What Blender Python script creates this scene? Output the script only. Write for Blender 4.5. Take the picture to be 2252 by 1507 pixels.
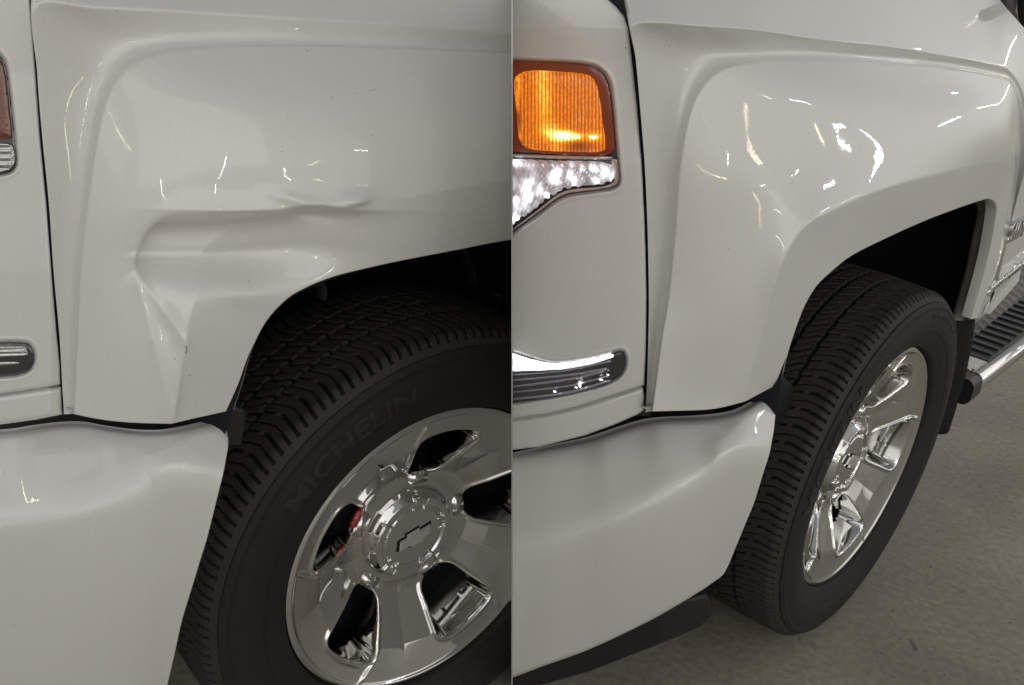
import bpy, bmesh, math, random
import numpy as np
from mathutils import Matrix, Vector
random.seed(4); rng = np.random.default_rng(7)
C = bpy.context.scene
for o in list(bpy.data.objects): bpy.data.objects.remove(o)

# ------------------------------------------------------------------ camera
CAM_H = 1.4267
MX = np.array([[0.9946589811968666, 0.042680246557324455, 0.09397822980998032],
               [-0.10321584725424425, 0.4112962465285947, 0.9056389382458541],
               [0.0, -0.9105019462611244, 0.4135047833516615]])
FPX = 2200.0
cam_d = bpy.data.cameras.new('camera'); cam = bpy.data.objects.new('camera', cam_d); C.collection.objects.link(cam)
cam_d.sensor_width = 36.0; cam_d.lens = FPX / 2252 * 36; cam_d.clip_start = .02; cam_d.clip_end = 200
m4 = Matrix.Identity(4)
for i in range(3):
    for j in range(3): m4[i][j] = MX[j][i]
m4[2][3] = CAM_H
cam.matrix_world = m4
C.camera = cam
CAMP = np.array([0, 0, CAM_H])
CUT_N = MX[0]

# ------------------------------------------------------------------ world, lamps, exposure
C.view_settings.view_transform = 'Standard'; C.view_settings.look = 'None'
C.view_settings.exposure = .20; C.view_settings.gamma = 1
W = bpy.data.worlds.new('World'); C.world = W; W.use_nodes = True
wn = W.node_tree; bg = wn.nodes['Background']
tc = wn.nodes.new('ShaderNodeTexCoord'); sx = wn.nodes.new('ShaderNodeSeparateXYZ'); cr = wn.nodes.new('ShaderNodeValToRGB')
mr = wn.nodes.new('ShaderNodeMapRange'); mr.inputs[1].default_value = -1; mr.inputs[2].default_value = 1
wn.links.new(tc.outputs['Generated'], sx.inputs[0]); wn.links.new(sx.outputs[2], mr.inputs[0]); wn.links.new(mr.outputs[0], cr.inputs[0])
wn.links.new(cr.outputs[0], bg.inputs[0])
el = cr.color_ramp.elements
el[0].position = 0; el[0].color = (.15, .135, .11, 1)
el[1].position = 1; el[1].color = (.15, .155, .16, 1)
for p_, c_ in ((.46, (.27, .245, .20)), (.53, (.66, .645, .61)), (.61, (.74, .73, .71)), (.74, (.34, .34, .335))):
    e = el.new(p_); e.color = (*c_, 1)
bg.inputs[1].default_value = 1.05

def area(name, loc, target, sx_, sy_, power, col):
    d = bpy.data.lights.new(name, 'AREA'); d.shape = 'RECTANGLE'; d.size = sx_; d.size_y = sy_; d.energy = power; d.color = col
    o = bpy.data.objects.new(name, d); C.collection.objects.link(o); o.location = loc
    o.rotation_euler = (Vector(target) - Vector(loc)).to_track_quat('-Z', 'Y').to_euler()
    return o
area('added_soft_light', (2.2, -4.6, 4.4), (0.3, 1.6, .9), 9.0, 5.0, 95, (1, .97, .925))  # added soft key light behind the camera, not a real fixture
area('added_soft_light', (-5.2, -2.2, 3.9), (0.0, 1.6, .9), 6.0, 4.0, 30, (.96, .97, 1))  # added cool soft light from the left, not a real fixture

# ------------------------------------------------------------------ poses of the two trucks
def pose(Wx, Wy, yaw):
    A = np.array([math.cos(yaw), math.sin(yaw), 0]); R = np.array([-A[1], A[0], 0])
    return dict(o=np.array([Wx, Wy, 0.]), A=A, R=R)
POSE = [pose(-.1744, 1.4591, -.7017), pose(.6688, 1.8827, -.7027)]
def w2l(s, P):
    p = POSE[s]; d = P - p['o']; return np.stack([d @ p['R'], d @ p['A'], d[..., 2]], -1)   # rearwards, outwards, up
def l2w(s, L):
    p = POSE[s]; return p['o'] + L[..., :1] * p['R'] + L[..., 1:2] * p['A'] + L[..., 2:3] * np.array([0, 0, 1.])
def onaxis(s, px, py, val, axis=1):
    px, py, val = np.broadcast_arrays(np.asarray(px, float), np.asarray(py, float), np.asarray(val, float))
    c = np.stack([(px - 1126) / FPX, -(py - 753.5) / FPX, -np.ones_like(px)], -1)
    r = c @ MX; p = POSE[s]
    d = np.stack([r @ p['R'], r @ p['A'], r[..., 2]], -1); o0 = w2l(s, CAMP)
    t = (val - o0[axis]) / d[..., axis]
    return o0 + d * t[..., None]
def topx(s, L):
    w = l2w(s, L) - CAMP; c = w @ MX.T
    return 1126 + FPX * c[..., 0] / -c[..., 2], 753.5 - FPX * c[..., 1] / -c[..., 2]

# ------------------------------------------------------------------ materials
def nodes_of(name):
    m = bpy.data.materials.new(name); m.use_nodes = True
    return m, m.node_tree, m.node_tree.nodes['Principled BSDF']
def pbr(name, col, rough=.5, metal=0, coat=0, coat_r=.03, emit=None, es=0, bump=0, bscale=200, vary=0, vscale=6, trans=0, ior=1.5, spec=.5):
    m, t, b = nodes_of(name)
    b.inputs['Base Color'].default_value = (*col, 1); b.inputs['Roughness'].default_value = rough
    b.inputs['Metallic'].default_value = metal; b.inputs['Coat Weight'].default_value = coat; b.inputs['Coat Roughness'].default_value = coat_r
    b.inputs['Transmission Weight'].default_value = trans; b.inputs['IOR'].default_value = ior; b.inputs['Specular IOR Level'].default_value = spec
    if emit: b.inputs['Emission Color'].default_value = (*emit, 1); b.inputs['Emission Strength'].default_value = es
    co = t.nodes.new('ShaderNodeTexCoord')
    if vary:
        n = t.nodes.new('ShaderNodeTexNoise'); n.inputs['Scale'].default_value = vscale; n.inputs['Detail'].default_value = 6
        r = t.nodes.new('ShaderNodeMapRange'); r.inputs[3].default_value = 1 - vary; r.inputs[4].default_value = 1 + vary
        mx = t.nodes.new('ShaderNodeMix'); mx.data_type = 'RGBA'; mx.blend_type = 'MULTIPLY'; mx.inputs[0].default_value = 1
        mx.inputs[6].default_value = (*col, 1)
        t.links.new(co.outputs['Object'], n.inputs['Vector']); t.links.new(n.outputs[0], r.inputs[0]); t.links.new(r.outputs[0], mx.inputs[7])
        t.links.new(mx.outputs[2], b.inputs['Base Color'])
    if bump:
        n = t.nodes.new('ShaderNodeTexNoise'); n.inputs['Scale'].default_value = bscale; n.inputs['Detail'].default_value = 3
        bu = t.nodes.new('ShaderNodeBump'); bu.inputs['Strength'].default_value = bump; bu.inputs['Distance'].default_value = .001
        t.links.new(co.outputs['Object'], n.inputs['Vector']); t.links.new(n.outputs[0], bu.inputs['Height']); t.links.new(bu.outputs[0], b.inputs['Normal'])
    return m
def paint(name, col):
    m, t, b = nodes_of(name)
    co = t.nodes.new('ShaderNodeTexCoord')
    n = t.nodes.new('ShaderNodeTexNoise'); n.inputs['Scale'].default_value = 900; n.inputs['Detail'].default_value = 2
    r = t.nodes.new('ShaderNodeMapRange'); r.inputs[1].default_value = .3; r.inputs[2].default_value = .7; r.inputs[3].default_value = .93; r.inputs[4].default_value = 1.06
    n2 = t.nodes.new('ShaderNodeTexNoise'); n2.inputs['Scale'].default_value = 5; n2.inputs['Detail'].default_value = 5
    r2 = t.nodes.new('ShaderNodeMapRange'); r2.inputs[3].default_value = .96; r2.inputs[4].default_value = 1.03
    mu = t.nodes.new('ShaderNodeMath'); mu.operation = 'MULTIPLY'
    mx = t.nodes.new('ShaderNodeMix'); mx.data_type = 'RGBA'; mx.blend_type = 'MULTIPLY'; mx.inputs[0].default_value = 1; mx.inputs[6].default_value = (*col, 1)
    for a in (n, n2): t.links.new(co.outputs['Object'], a.inputs['Vector'])
    t.links.new(n.outputs[0], r.inputs[0]); t.links.new(n2.outputs[0], r2.inputs[0])
    t.links.new(r.outputs[0], mu.inputs[0]); t.links.new(r2.outputs[0], mu.inputs[1]); t.links.new(mu.outputs[0], mx.inputs[7])
    t.links.new(mx.outputs[2], b.inputs['Base Color'])
    b.inputs['Metallic'].default_value = .10; b.inputs['Roughness'].default_value = .5
    b.inputs['Coat Weight'].default_value = 1; b.inputs['Coat Roughness'].default_value = .02; b.inputs['Coat IOR'].default_value = 1.5
    bu = t.nodes.new('ShaderNodeBump'); bu.inputs['Strength'].default_value = .25; bu.inputs['Distance'].default_value = .0004
    t.links.new(n.outputs[0], bu.inputs['Height']); t.links.new(bu.outputs[0], b.inputs['Normal'])
    pe = t.nodes.new('ShaderNodeTexNoise'); pe.inputs['Scale'].default_value = 170; pe.inputs['Detail'].default_value = 1
    bp = t.nodes.new('ShaderNodeBump'); bp.inputs['Strength'].default_value = .08; bp.inputs['Distance'].default_value = .0003
    t.links.new(co.outputs['Object'], pe.inputs['Vector']); t.links.new(pe.outputs[0], bp.inputs['Height']); t.links.new(bp.outputs[0], b.inputs['Coat Normal'])
    du = t.nodes.new('ShaderNodeTexNoise'); du.inputs['Scale'].default_value = 9; du.inputs['Detail'].default_value = 8
    rd = t.nodes.new('ShaderNodeMapRange'); rd.inputs[1].default_value = .45; rd.inputs[2].default_value = .75; rd.inputs[3].default_value = .012; rd.inputs[4].default_value = .075
    t.links.new(co.outputs['Object'], du.inputs['Vector']); t.links.new(du.outputs[0], rd.inputs[0]); t.links.new(rd.outputs[0], b.inputs['Coat Roughness'])
    vo = t.nodes.new('ShaderNodeTexVoronoi'); vo.inputs['Scale'].default_value = 26; vo.inputs['Randomness'].default_value = 1
    vr = t.nodes.new('ShaderNodeMapRange'); vr.inputs[1].default_value = .018; vr.inputs[2].default_value = .034; vr.inputs[3].default_value = .45; vr.inputs[4].default_value = 1
    m2 = t.nodes.new('ShaderNodeMath'); m2.operation = 'MULTIPLY'
    t.links.new(co.outputs['Object'], vo.inputs['Vector']); t.links.new(vo.outputs[0], vr.inputs[0]); t.links.new(mu.outputs[0], m2.inputs[0]); t.links.new(vr.outputs[0], m2.inputs[1]); t.links.new(m2.outputs[0], mx.inputs[7])
    return m
M_PAINT = paint('pearl_white_paint', (.665, .655, .625))
M_BLACK = pbr('black_plastic', (.012, .012, .014), .5, bump=.2, bscale=300)
M_LINER = pbr('wheel_liner_felt', (.010, .011, .015), .85, bump=.3, bscale=60, spec=.2)
M_RUBBER = pbr('tyre_rubber', (.0125, .0122, .012), .66, bump=.5, bscale=900, vary=.22, vscale=30, spec=.35)
def dust_and_shade(m):
    """dust greys the faces that touch the road; groove shade is put into the colour"""
    t = m.node_tree; b = t.nodes['Principled BSDF']; at = t.nodes.new('ShaderNodeAttribute'); at.attribute_name = 'dust_and_shade'
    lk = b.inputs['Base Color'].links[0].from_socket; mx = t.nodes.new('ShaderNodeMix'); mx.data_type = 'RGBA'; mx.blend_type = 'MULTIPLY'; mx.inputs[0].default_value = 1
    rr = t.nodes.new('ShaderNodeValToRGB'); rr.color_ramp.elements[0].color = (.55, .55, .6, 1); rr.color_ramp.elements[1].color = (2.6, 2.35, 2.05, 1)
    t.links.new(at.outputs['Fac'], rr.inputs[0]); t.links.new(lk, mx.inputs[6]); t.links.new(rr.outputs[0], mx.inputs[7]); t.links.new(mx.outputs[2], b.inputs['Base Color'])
dust_and_shade(M_RUBBER)
M_RUBBER2 = pbr('lettering_rubber', (.022, .022, .022), .6, bump=.2, bscale=900, spec=.4)
M_CHROME = pbr('polished_chrome', (.72, .71, .69), .06, 1)
M_CHROME2 = pbr('satin_chrome', (.66, .65, .63), .20, 1)
M_EMB = pbr('brushed_emblem', (.86, .85, .83), .30, .8)
M_DARKMETAL = pbr('brake_metal', (.02, .02, .02), .5, .6, vary=.4, vscale=40)
M_RED = pbr('red_caliper_paint', (.45, .015, .012), .35, coat=.6)
M_PRIMER = pbr('unpainted_inner_flange', (.34, .31, .27), .4, .1, vary=.25, vscale=25)
M_CLIP = pbr('black_seal', (.004, .004, .005), .7)
M_GLASS = pbr('dark_window_glass', (.10, .13, .13), .03, 0, 1)
M_BEZEL = pbr('lamp_bezel', (.035, .03, .035), .12, coat=1)

# ------------------------------------------------------------------ mesh helpers
def link(name, me, mat, parent=None, smooth=True):
    o = bpy.data.objects.new(name, me); C.collection.objects.link(o)
    if mat: me.materials.append(mat)
    if smooth: me.polygons.foreach_set('use_smooth', np.ones(len(me.polygons), bool))
    if parent: o.parent = parent
    me.update(); return o
def mesh_np(name, V, F):
    me = bpy.data.meshes.new(name); V = np.asarray(V, np.float32); F = np.asarray(F, np.int32)
    me.vertices.add(len(V)); me.vertices.foreach_set('co', V.ravel())
    k = F.shape[1]; me.loops.add(F.size); me.loops.foreach_set('vertex_index', F.ravel())
    me.polygons.add(len(F)); me.polygons.foreach_set('loop_start', np.arange(0, F.size, k, dtype=np.int32))
    me.update(calc_edges=True); return me
def quads(nu, nv, mask=None, closed=False):
    i = np.arange(nu if closed else nu - 1)[:, None]; j = np.arange(nv - 1)[None]
    a = i * nv + j; b = ((i + 1) % nu) * nv + j
    Q = np.stack([a, b, b + 1, a + 1], -1).reshape(-1, 4)
    if mask is not None: Q = Q[mask.reshape(-1)]
    return Q
def toblend(L):                                        # rearwards,outwards,up -> truck object space (x, -y, z)
    L = np.array(L, float); L[..., 1] *= -1; return L
def cut(o, s):
    """trim a piece at the plane of the added divider, seen edge-on"""
    n = CUT_N * (1 if s == 0 else -1)
    me = o.data; p = POSE[s]
    Lc = w2l(s, CAMP - n * .0012); nl = np.array([n @ p['R'], -(n @ p['A']), n[2]])
    if o.get('mw') is not None: pass
    mw = o.matrix_parent_chain if False else None
    inv = local_chain(o)
    co = inv @ Vector((Lc[0], -Lc[1], Lc[2])); no = inv.to_3x3() @ Vector(nl)
    V = np.empty(len(me.vertices) * 3, np.float32); me.vertices.foreach_get('co', V); V = V.reshape(-1, 3)
    d = (V - np.array(co)) @ np.array(no)
    if d.max() <= 0: return True
    bm = bmesh.new(); bm.from_mesh(me)
    bmesh.ops.bisect_plane(bm, geom=bm.verts[:] + bm.edges[:] + bm.faces[:], plane_co=co, plane_no=no, clear_outer=True)
    empty = len(bm.faces) == 0
    bm.to_mesh(me); bm.free(); return not empty
def local_chain(o):
    """truck space -> object space"""
    m = Matrix.Identity(4); q = o
    while q and not q.get('truck_root'):
        m = q.matrix_basis @ m; q = q.parent
    return m.inverted()
def pchip(xk, Y, x):
    """monotone cubic through Y (k,d) at xk"""
    Y = np.asarray(Y, float); xk = np.asarray(xk, float); h = np.diff(xk); D = np.diff(Y, axis=0) / h[:, None]
    m = np.zeros_like(Y)
    w1 = 2 * h[1:] + h[:-1]; w2 = h[1:] + 2 * h[:-1]
    with np.errstate(all='ignore'):
        hm = (w1 + w2)[:, None] / (w1[:, None] / D[:-1] + w2[:, None] / D[1:])
    m[1:-1] = np.where(D[:-1] * D[1:] > 0, hm, 0); m[0] = D[0]; m[-1] = D[-1]
    i = np.clip(np.searchsorted(xk, x, side='right') - 1, 0, len(h) - 1); t = ((x - xk[i]) / h[i])[:, None]; H = h[i][:, None]
    return (2*t**3 - 3*t*t + 1) * Y[i] + (t**3 - 2*t*t + t) * H * m[i] + (-2*t**3 + 3*t*t) * Y[i+1] + (t**3 - t*t) * H * m[i+1]
def catmull(Y, x):
    Y = np.asarray(Y, float); n = len(Y)
    P = np.vstack([2*Y[0]-Y[1], Y, 2*Y[-1]-Y[-2]])
    i = np.clip(np.floor(x).astype(int), 0, n - 2); t = (x - i)[:, None]
    a, b, c, d = P[i], P[i+1], P[i+2], P[i+3]
    return .5 * (2*b + (c-a)*t + (2*a-5*b+4*c-d)*t*t + (3*b-a-3*c+d)*t**3)
def gauss1(A, sig, axis):
    if sig <= 0: return A
    r = int(3*sig)+1; k = np.exp(-.5*(np.arange(-r, r+1)/sig)**2); k /= k.sum()
    pw = [(0, 0)]*A.ndim; pw[axis] = (r, r)
    # reflect about the end value so that borders stay where they are
    n = A.shape[axis]; idx = np.arange(1, r+1)
    first = 2*np.take(A, [0], axis) - np.take(A, idx[::-1] % n, axis); last = 2*np.take(A, [-1], axis) - np.take(A, n-1-idx, axis)
    B = np.concatenate([first, A, last], axis)
    out = np.zeros_like(A)
    for q, w in enumerate(k): out += w*np.take(B, np.arange(q, q+n), axis)
    return out
def flange(G, depth=.02, r=.0022, sides='LRTB', bdepth=None):
    """grid G (nu,nv,3) truck space; returns grid with rolled-in borders"""
    def inner(a, b): # a border, b next ring
        t = a - b; return t/np.maximum(np.linalg.norm(t, axis=-1, keepdims=True), 1e-9)
    inw = np.array([0, -1., 0])
    if 'T' in sides: a = G[:, -1:]; t = inner(a, G[:, -2:-1]); G = np.concatenate([G, a+t*r*.6+inw*r*.4, a+t*r+inw*r*1.4, a+t*r+inw*depth], 1)
    if 'B' in sides: a = G[:, :1]; t = inner(a, G[:, 1:2]); G = np.concatenate([a+t*r+inw*(bdepth or depth), a+t*r+inw*r*1.2, a+t*r*.6+inw*r*.4, G], 1)
    if 'R' in sides: a = G[-1:]; t = inner(a, G[-2:-1]); G = np.concatenate([G, a+t*r*.6+inw*r*.4, a+t*r+inw*r*1.4, a+t*r+inw*depth], 0)
    if 'L' in sides: a = G[:1]; t = inner(a, G[1:2]); G = np.concatenate([a+t*r+inw*depth, a+t*r+inw*r*1.4, a+t*r*.6+inw*r*.4, G], 0)
    return G
def sheet(s, rows, outs, nu, nv, sigu=3, sigv=5, bend=None, breaks=None, fair=.8, curve=None, vcurve=None):
    """rows: R lists of K (px,py); outs R x K outward offsets. -> grid (nu,nv,3) in truck space.
    Within each stretch between `breaks` the section is one smooth curve; at a break it folds."""
    R = len(rows); K = len(rows[0]); P = np.array(rows, float); Oo = np.array([np.broadcast_to(np.asarray(o, float), (K,)) for o in outs])
    u = np.linspace(0, K-1, nu); A = []
    for r in range(R):
        q = catmull(P[r], u); o = gauss1(np.interp(u, np.arange(K), Oo[r]), fair*(nu-1)/(K-1), 0)
        A.append(onaxis(s, q[:, 0], q[:, 1], o))
    A = np.stack(A, 1)
    seg = np.linalg.norm(np.diff(A, axis=1), axis=-1).mean(0); vk = np.concatenate([[0], np.cumsum(seg)])
    v = np.linspace(0, vk[-1], nv); breaks = breaks or [0, R-1]
    G = np.zeros((nu, nv, 3))
    for b0, b1 in zip(breaks[:-1], breaks[1:]):
        m = (v >= vk[b0]-1e-9) & (v <= vk[b1]+1e-9)
        Y = A[:, b0:b1+1].transpose(1, 0, 2).reshape(b1-b0+1, -1)
        q = spline(vk[b0:b1+1], Y, v[m]); G[:, m] = q.reshape(m.sum(), nu, 3).transpose(1, 0, 2)
    G = gauss1(G, sigv, 1); G = gauss1(G, sigu, 0)
    if bend is not None: G = bend(G)
    return G
def spline(xk, Y, x):
    """natural cubic spline"""
    n = len(xk); h = np.diff(xk)
    if n == 2: t = ((x-xk[0])/h[0])[:, None]; return Y[0]*(1-t)+Y[1]*t
    M = np.zeros((n, n)); r = np.zeros((n, Y.shape[1])); M[0, 0] = M[-1, -1] = 1
    for i in range(1, n-1):
        M[i, i-1] = h[i-1]; M[i, i] = 2*(h[i-1]+h[i]); M[i, i+1] = h[i]; r[i] = 6*((Y[i+1]-Y[i])/h[i]-(Y[i]-Y[i-1])/h[i-1])
    m = np.linalg.solve(M, r); i = np.clip(np.searchsorted(xk, x, side='right')-1, 0, n-2); H = h[i][:, None]
    a = (xk[i+1]-x)[:, None]; b = (x-xk[i])[:, None]
    return m[i]*a**3/(6*H)+m[i+1]*b**3/(6*H)+(Y[i]/H-m[i]*H/6)*a+(Y[i+1]/H-m[i+1]*H/6)*b
def grid_obj(name, G, mat, parent, mask=None):
    nu, nv = G.shape[:2]
    me = mesh_np(name, toblend(G).reshape(-1, 3), quads(nu, nv, mask)[:, ::-1]); return link(name, me, mat, parent)
def sdf(poly, X, Y):
    """signed distance to polygon, negative inside"""
    P = np.array(poly, float); Q = np.roll(P, -1, 0); d = np.full(X.shape, 1e9); ins = np.zeros(X.shape, bool)
    for a, b in zip(P, Q):
        e = b-a; wx = X-a[0]; wy = Y-a[1]; t = np.clip((wx*e[0]+wy*e[1])/max(e@e, 1e-9), 0, 1)
        d = np.minimum(d, np.hypot(wx-t*e[0], wy-t*e[1]))
        c = ((a[1] <= Y) & (b[1] > Y)) | ((b[1] <= Y) & (a[1] > Y))
        with np.errstate(all='ignore'): xi = a[0]+(Y-a[1])/(b[1]-a[1])*e[0]
        ins ^= c & (X < xi)
    return np.where(ins, -d, d)
def patch(name, s, poly, step, outfn, mat, parent, wall=.012):
    """a plate with the outline `poly`, its face following outfn(px,py,sd), with side walls"""
    bm = bmesh.new(); vs = [bm.verts.new((x, y, 0)) for x, y in poly]; bm.faces.new(vs); bm.normal_update(); bmesh.ops.triangulate(bm, faces=bm.faces[:])
    xs = [p[0] for p in poly]; ys = [p[1] for p in poly]
    for a, lo, hi in (((1, 0, 0), min(xs), max(xs)), ((0, 1, 0), min(ys), max(ys))):
        n = int((hi-lo)/step)
        for k in range(1, n):
            q = lo+(hi-lo)*k/n
            bmesh.ops.bisect_plane(bm, geom=bm.verts[:]+bm.edges[:]+bm.faces[:], plane_co=(q, q, 0), plane_no=a)
    bmesh.ops.triangulate(bm, faces=[f for f in bm.faces if len(f.verts) > 4])
    be = [e for e in bm.edges if e.is_boundary]
    r = bmesh.ops.extrude_edge_only(bm, edges=be); side = {v for v in r['geom'] if isinstance(v, bmesh.types.BMVert)}
    bm.verts.index_update()
    V = np.array([v.co[:2] for v in bm.verts]); W_ = np.array([v in side for v in bm.verts])
    sd = sdf(poly, V[:, 0], V[:, 1]); sd = np.minimum(sd, 0)
    out = outfn(V[:, 0], V[:, 1], sd)
    L = onaxis(s, V[:, 0], V[:, 1], out); L[W_, 1] -= wall
    for v, c in zip(bm.verts, toblend(L)): v.co = c
    for f in bm.faces: f.smooth = True
    me = bpy.data.meshes.new(name); bm.to_mesh(me); bm.free()
    return link(name, me, mat, parent)
def rounded(pts, n=6, k=.35):
    """round the corners of a polygon lightly (Chaikin)"""
    P = np.array(pts, float)
    for _ in range(2):
        Q = np.roll(P, -1, 0); P = np.stack([P*.8+Q*.2, P*.2+Q*.8], 1).reshape(-1, 2)
    return [tuple(p) for p in P]
def tag(o, label=None, cat=None, group=None, kind=None):
    for k, v in (('label', label), ('category', cat), ('group', group), ('kind', kind)):
        if v: o[k] = v
    return o
def box(name, c, size, mat, parent, rot=None, bev=.003):
    bm = bmesh.new(); bmesh.ops.create_cube(bm, size=1)
    for v in bm.verts: v.co = Vector((v.co.x*size[0], v.co.y*size[1], v.co.z*size[2]))
    bmesh.ops.bevel(bm, geom=bm.edges[:], offset=bev, segments=3, affect='EDGES', profile=.5)
    if rot: bmesh.ops.rotate(bm, verts=bm.verts[:], matrix=rot)
    bmesh.ops.translate(bm, verts=bm.verts[:], vec=(c[0], -c[1], c[2]))
    me = bpy.data.meshes.new(name); bm.to_mesh(me); bm.free(); return link(name, me, mat, parent)

def root(s, name, label):
    o = bpy.data.objects.new(name, None); C.collection.objects.link(o); o.empty_display_size = .2
    p = POSE[s]; m = Matrix.Identity(4)
    for i in range(3): m[i][0] = p['R'][i]; m[i][1] = -p['A'][i]; m[i][2] = (0, 0, 1)[i]; m[i][3] = p['o'][i]
    o.matrix_world = m; o['truck_root'] = 1
    return tag(o, label, 'truck')
TL = root(0, 'pickup_truck', 'white pickup truck with a crumpled dented front fender, on the left')
TR = root(1, 'pickup_truck', 'white pickup truck with smooth repaired fender and lit amber headlamp, on the right')
TR.name = 'pickup_truck.001'

# ================================================================== floor
def concrete():
    m, t, b = nodes_of('shop_floor_concrete')
    co = t.nodes.new('ShaderNodeTexCoord')
    def noise(sc, det=8, dist=0):
        n = t.nodes.new('ShaderNodeTexNoise'); n.inputs['Scale'].default_value = sc; n.inputs['Detail'].default_value = det; n.inputs['Distortion'].default_value = dist
        t.links.new(co.outputs['Object'], n.inputs['Vector']); return n
    a = noise(2.2, 10, .6); r = t.nodes.new('ShaderNodeValToRGB'); r.color_ramp.elements[0].position = .3; r.color_ramp.elements[1].position = .72
    r.color_ramp.elements[0].color = (.215, .190, .148, 1); r.color_ramp.elements[1].color = (.34, .302, .238, 1)
    t.links.new(a.outputs[0], r.inputs[0])
    g = noise(60, 8); rg = t.nodes.new('ShaderNodeMapRange'); rg.inputs[1].default_value = .25; rg.inputs[2].default_value = .75; rg.inputs[3].default_value = .78; rg.inputs[4].default_value = 1.2
    t.links.new(g.outputs[0], rg.inputs[0])
    s_ = noise(22, 5, 1.0); rs = t.nodes.new('ShaderNodeMapRange'); rs.inputs[1].default_value = .68; rs.inputs[2].default_value = .74; rs.inputs[3].default_value = 1; rs.inputs[4].default_value = .45
    t.links.new(s_.outputs[0], rs.inputs[0])
    mu = t.nodes.new('ShaderNodeMath'); mu.operation = 'MULTIPLY'; t.links.new(rg.outputs[0], mu.inputs[0]); t.links.new(rs.outputs[0], mu.inputs[1])
    mx = t.nodes.new('ShaderNodeMix'); mx.data_type = 'RGBA'; mx.blend_type = 'MULTIPLY'; mx.inputs[0].default_value = 1
    t.links.new(r.outputs[0], mx.inputs[6]); t.links.new(mu.outputs[0], mx.inputs[7]); t.links.new(mx.outputs[2], b.inputs['Base Color'])
    b.inputs['Roughness'].default_value = .5
    bu = t.nodes.new('ShaderNodeBump'); bu.inputs['Strength'].default_value = .35; bu.inputs['Distance'].default_value = .004
    t.links.new(g.outputs[0], bu.inputs['Height']); t.links.new(bu.outputs[0], b.inputs['Normal'])
    return m
me = mesh_np('floor', [(-8, -5, .015), (8, -5, .015), (8, 9, .015), (-8, 9, .015)], [(0, 1, 2, 3)])
tag(link('floor', me, concrete(), None, False), kind='structure')
M_GRIT = pbr('dark_grit', (.03, .026, .02), .8)
# loose grit on the visible patch of floor
bm = bmesh.new()
for k in range(55):
    px = rng.uniform(1850, 2252); py = rng.uniform(900, 1500)
    L = onaxis(1, px, py, 0, axis=2); w = l2w(1, L); r = rng.uniform(.0005, .0016)
    mtx = Matrix.Translation((w[0], w[1], .015+r*.4)) @ Matrix.Rotation(rng.uniform(0, 6), 4, 'Z') @ Matrix.Diagonal((r*rng.uniform(1, 2.2), r, r*.6, 1))
    bmesh.ops.create_icosphere(bm, subdivisions=1, radius=1, matrix=mtx)
me = bpy.data.meshes.new('grit'); bm.to_mesh(me); bm.free()
tag(link('floor_grit', me, M_GRIT, None), 'dark specks of grit scattered on the concrete floor', 'grit', kind='stuff')

# ================================================================== wheels
def tread_depth(w, s):
    """w: across the tread in mm (+ outboard), s: along in mm -> groove depth in mm"""
    d = np.zeros_like(w); p = 35.0
    def groove(dist, half, dep, soft=1.0): return dep*np.clip((half+soft-np.abs(dist))/soft, 0, 1)
    for k, c in enumerate((-42, 0, 42)):
        zig = 1.1*np.sign(np.sin(2*np.pi*s/p+k*1.9))*np.minimum(1, np.abs(np.sin(2*np.pi*s/p+k*1.9))*3)
        d = np.maximum(d, groove(w-c-zig, 2.9, 10, 1.2))
    def wrap(x): return (x+p/2) % p-p/2
    ctr = np.abs(w) < 43
    for sg, ph in ((1, 0.), (-1, 15.)):
        m = (w*sg > 0) & ctr; ww = np.abs(w)
        sk = -(6*np.tanh((ww-21)/7)+.25*(ww-21))*sg
        a = wrap(s-sk-ph); d = np.where(m, np.maximum(d, groove(a, 1.7, 8, 1.1)), d)
        a2 = wrap(s-sk-ph-p*.5); d = np.where(m & (ww < 26), np.maximum(d, groove(a2, .35, 5, .8)), d)
        a3 = wrap(s-sk-ph-p*.42); d = np.where(m & (ww > 27), np.maximum(d, groove(a3, .8, 5, .8)), d)
    sh = np.abs(w) >= 43; ww = np.abs(w); sg = np.sign(w)
    S = sg*(-13*np.clip((ww-43)/30, 0, 1)-3*np.clip((ww-73)/12, 0, 1)+.12*np.clip(ww-85, 0, 60))
    a = wrap(s-S); b = wrap(s-S-p*.5)
    g1 = groove(a, .55, 6, .9); d = np.where(sh & (ww < 131), np.maximum(d, g1), d)                         # thin sipe right across
    g1b = groove(a, 1.7, 7, 1.2); d = np.where(sh & (ww > 98) & (ww < 131), np.maximum(d, g1b), d)
    g2 = groove(b, 1.9, 8, 1.2)
    e = np.clip((ww-72)/3, 0, 1)*np.clip((133-ww)/2, 0, 1); d = np.where(sh, np.maximum(d, g2*e), d)
    g3 = groove(wrap(s+sg*.45*(ww-43)-p*.5+sg*2), 1.5, 7, 1.1); e = np.clip((64-ww)/2, 0, 1); d = np.where(sh, np.maximum(d, g3*e), d)
    return d
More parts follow.
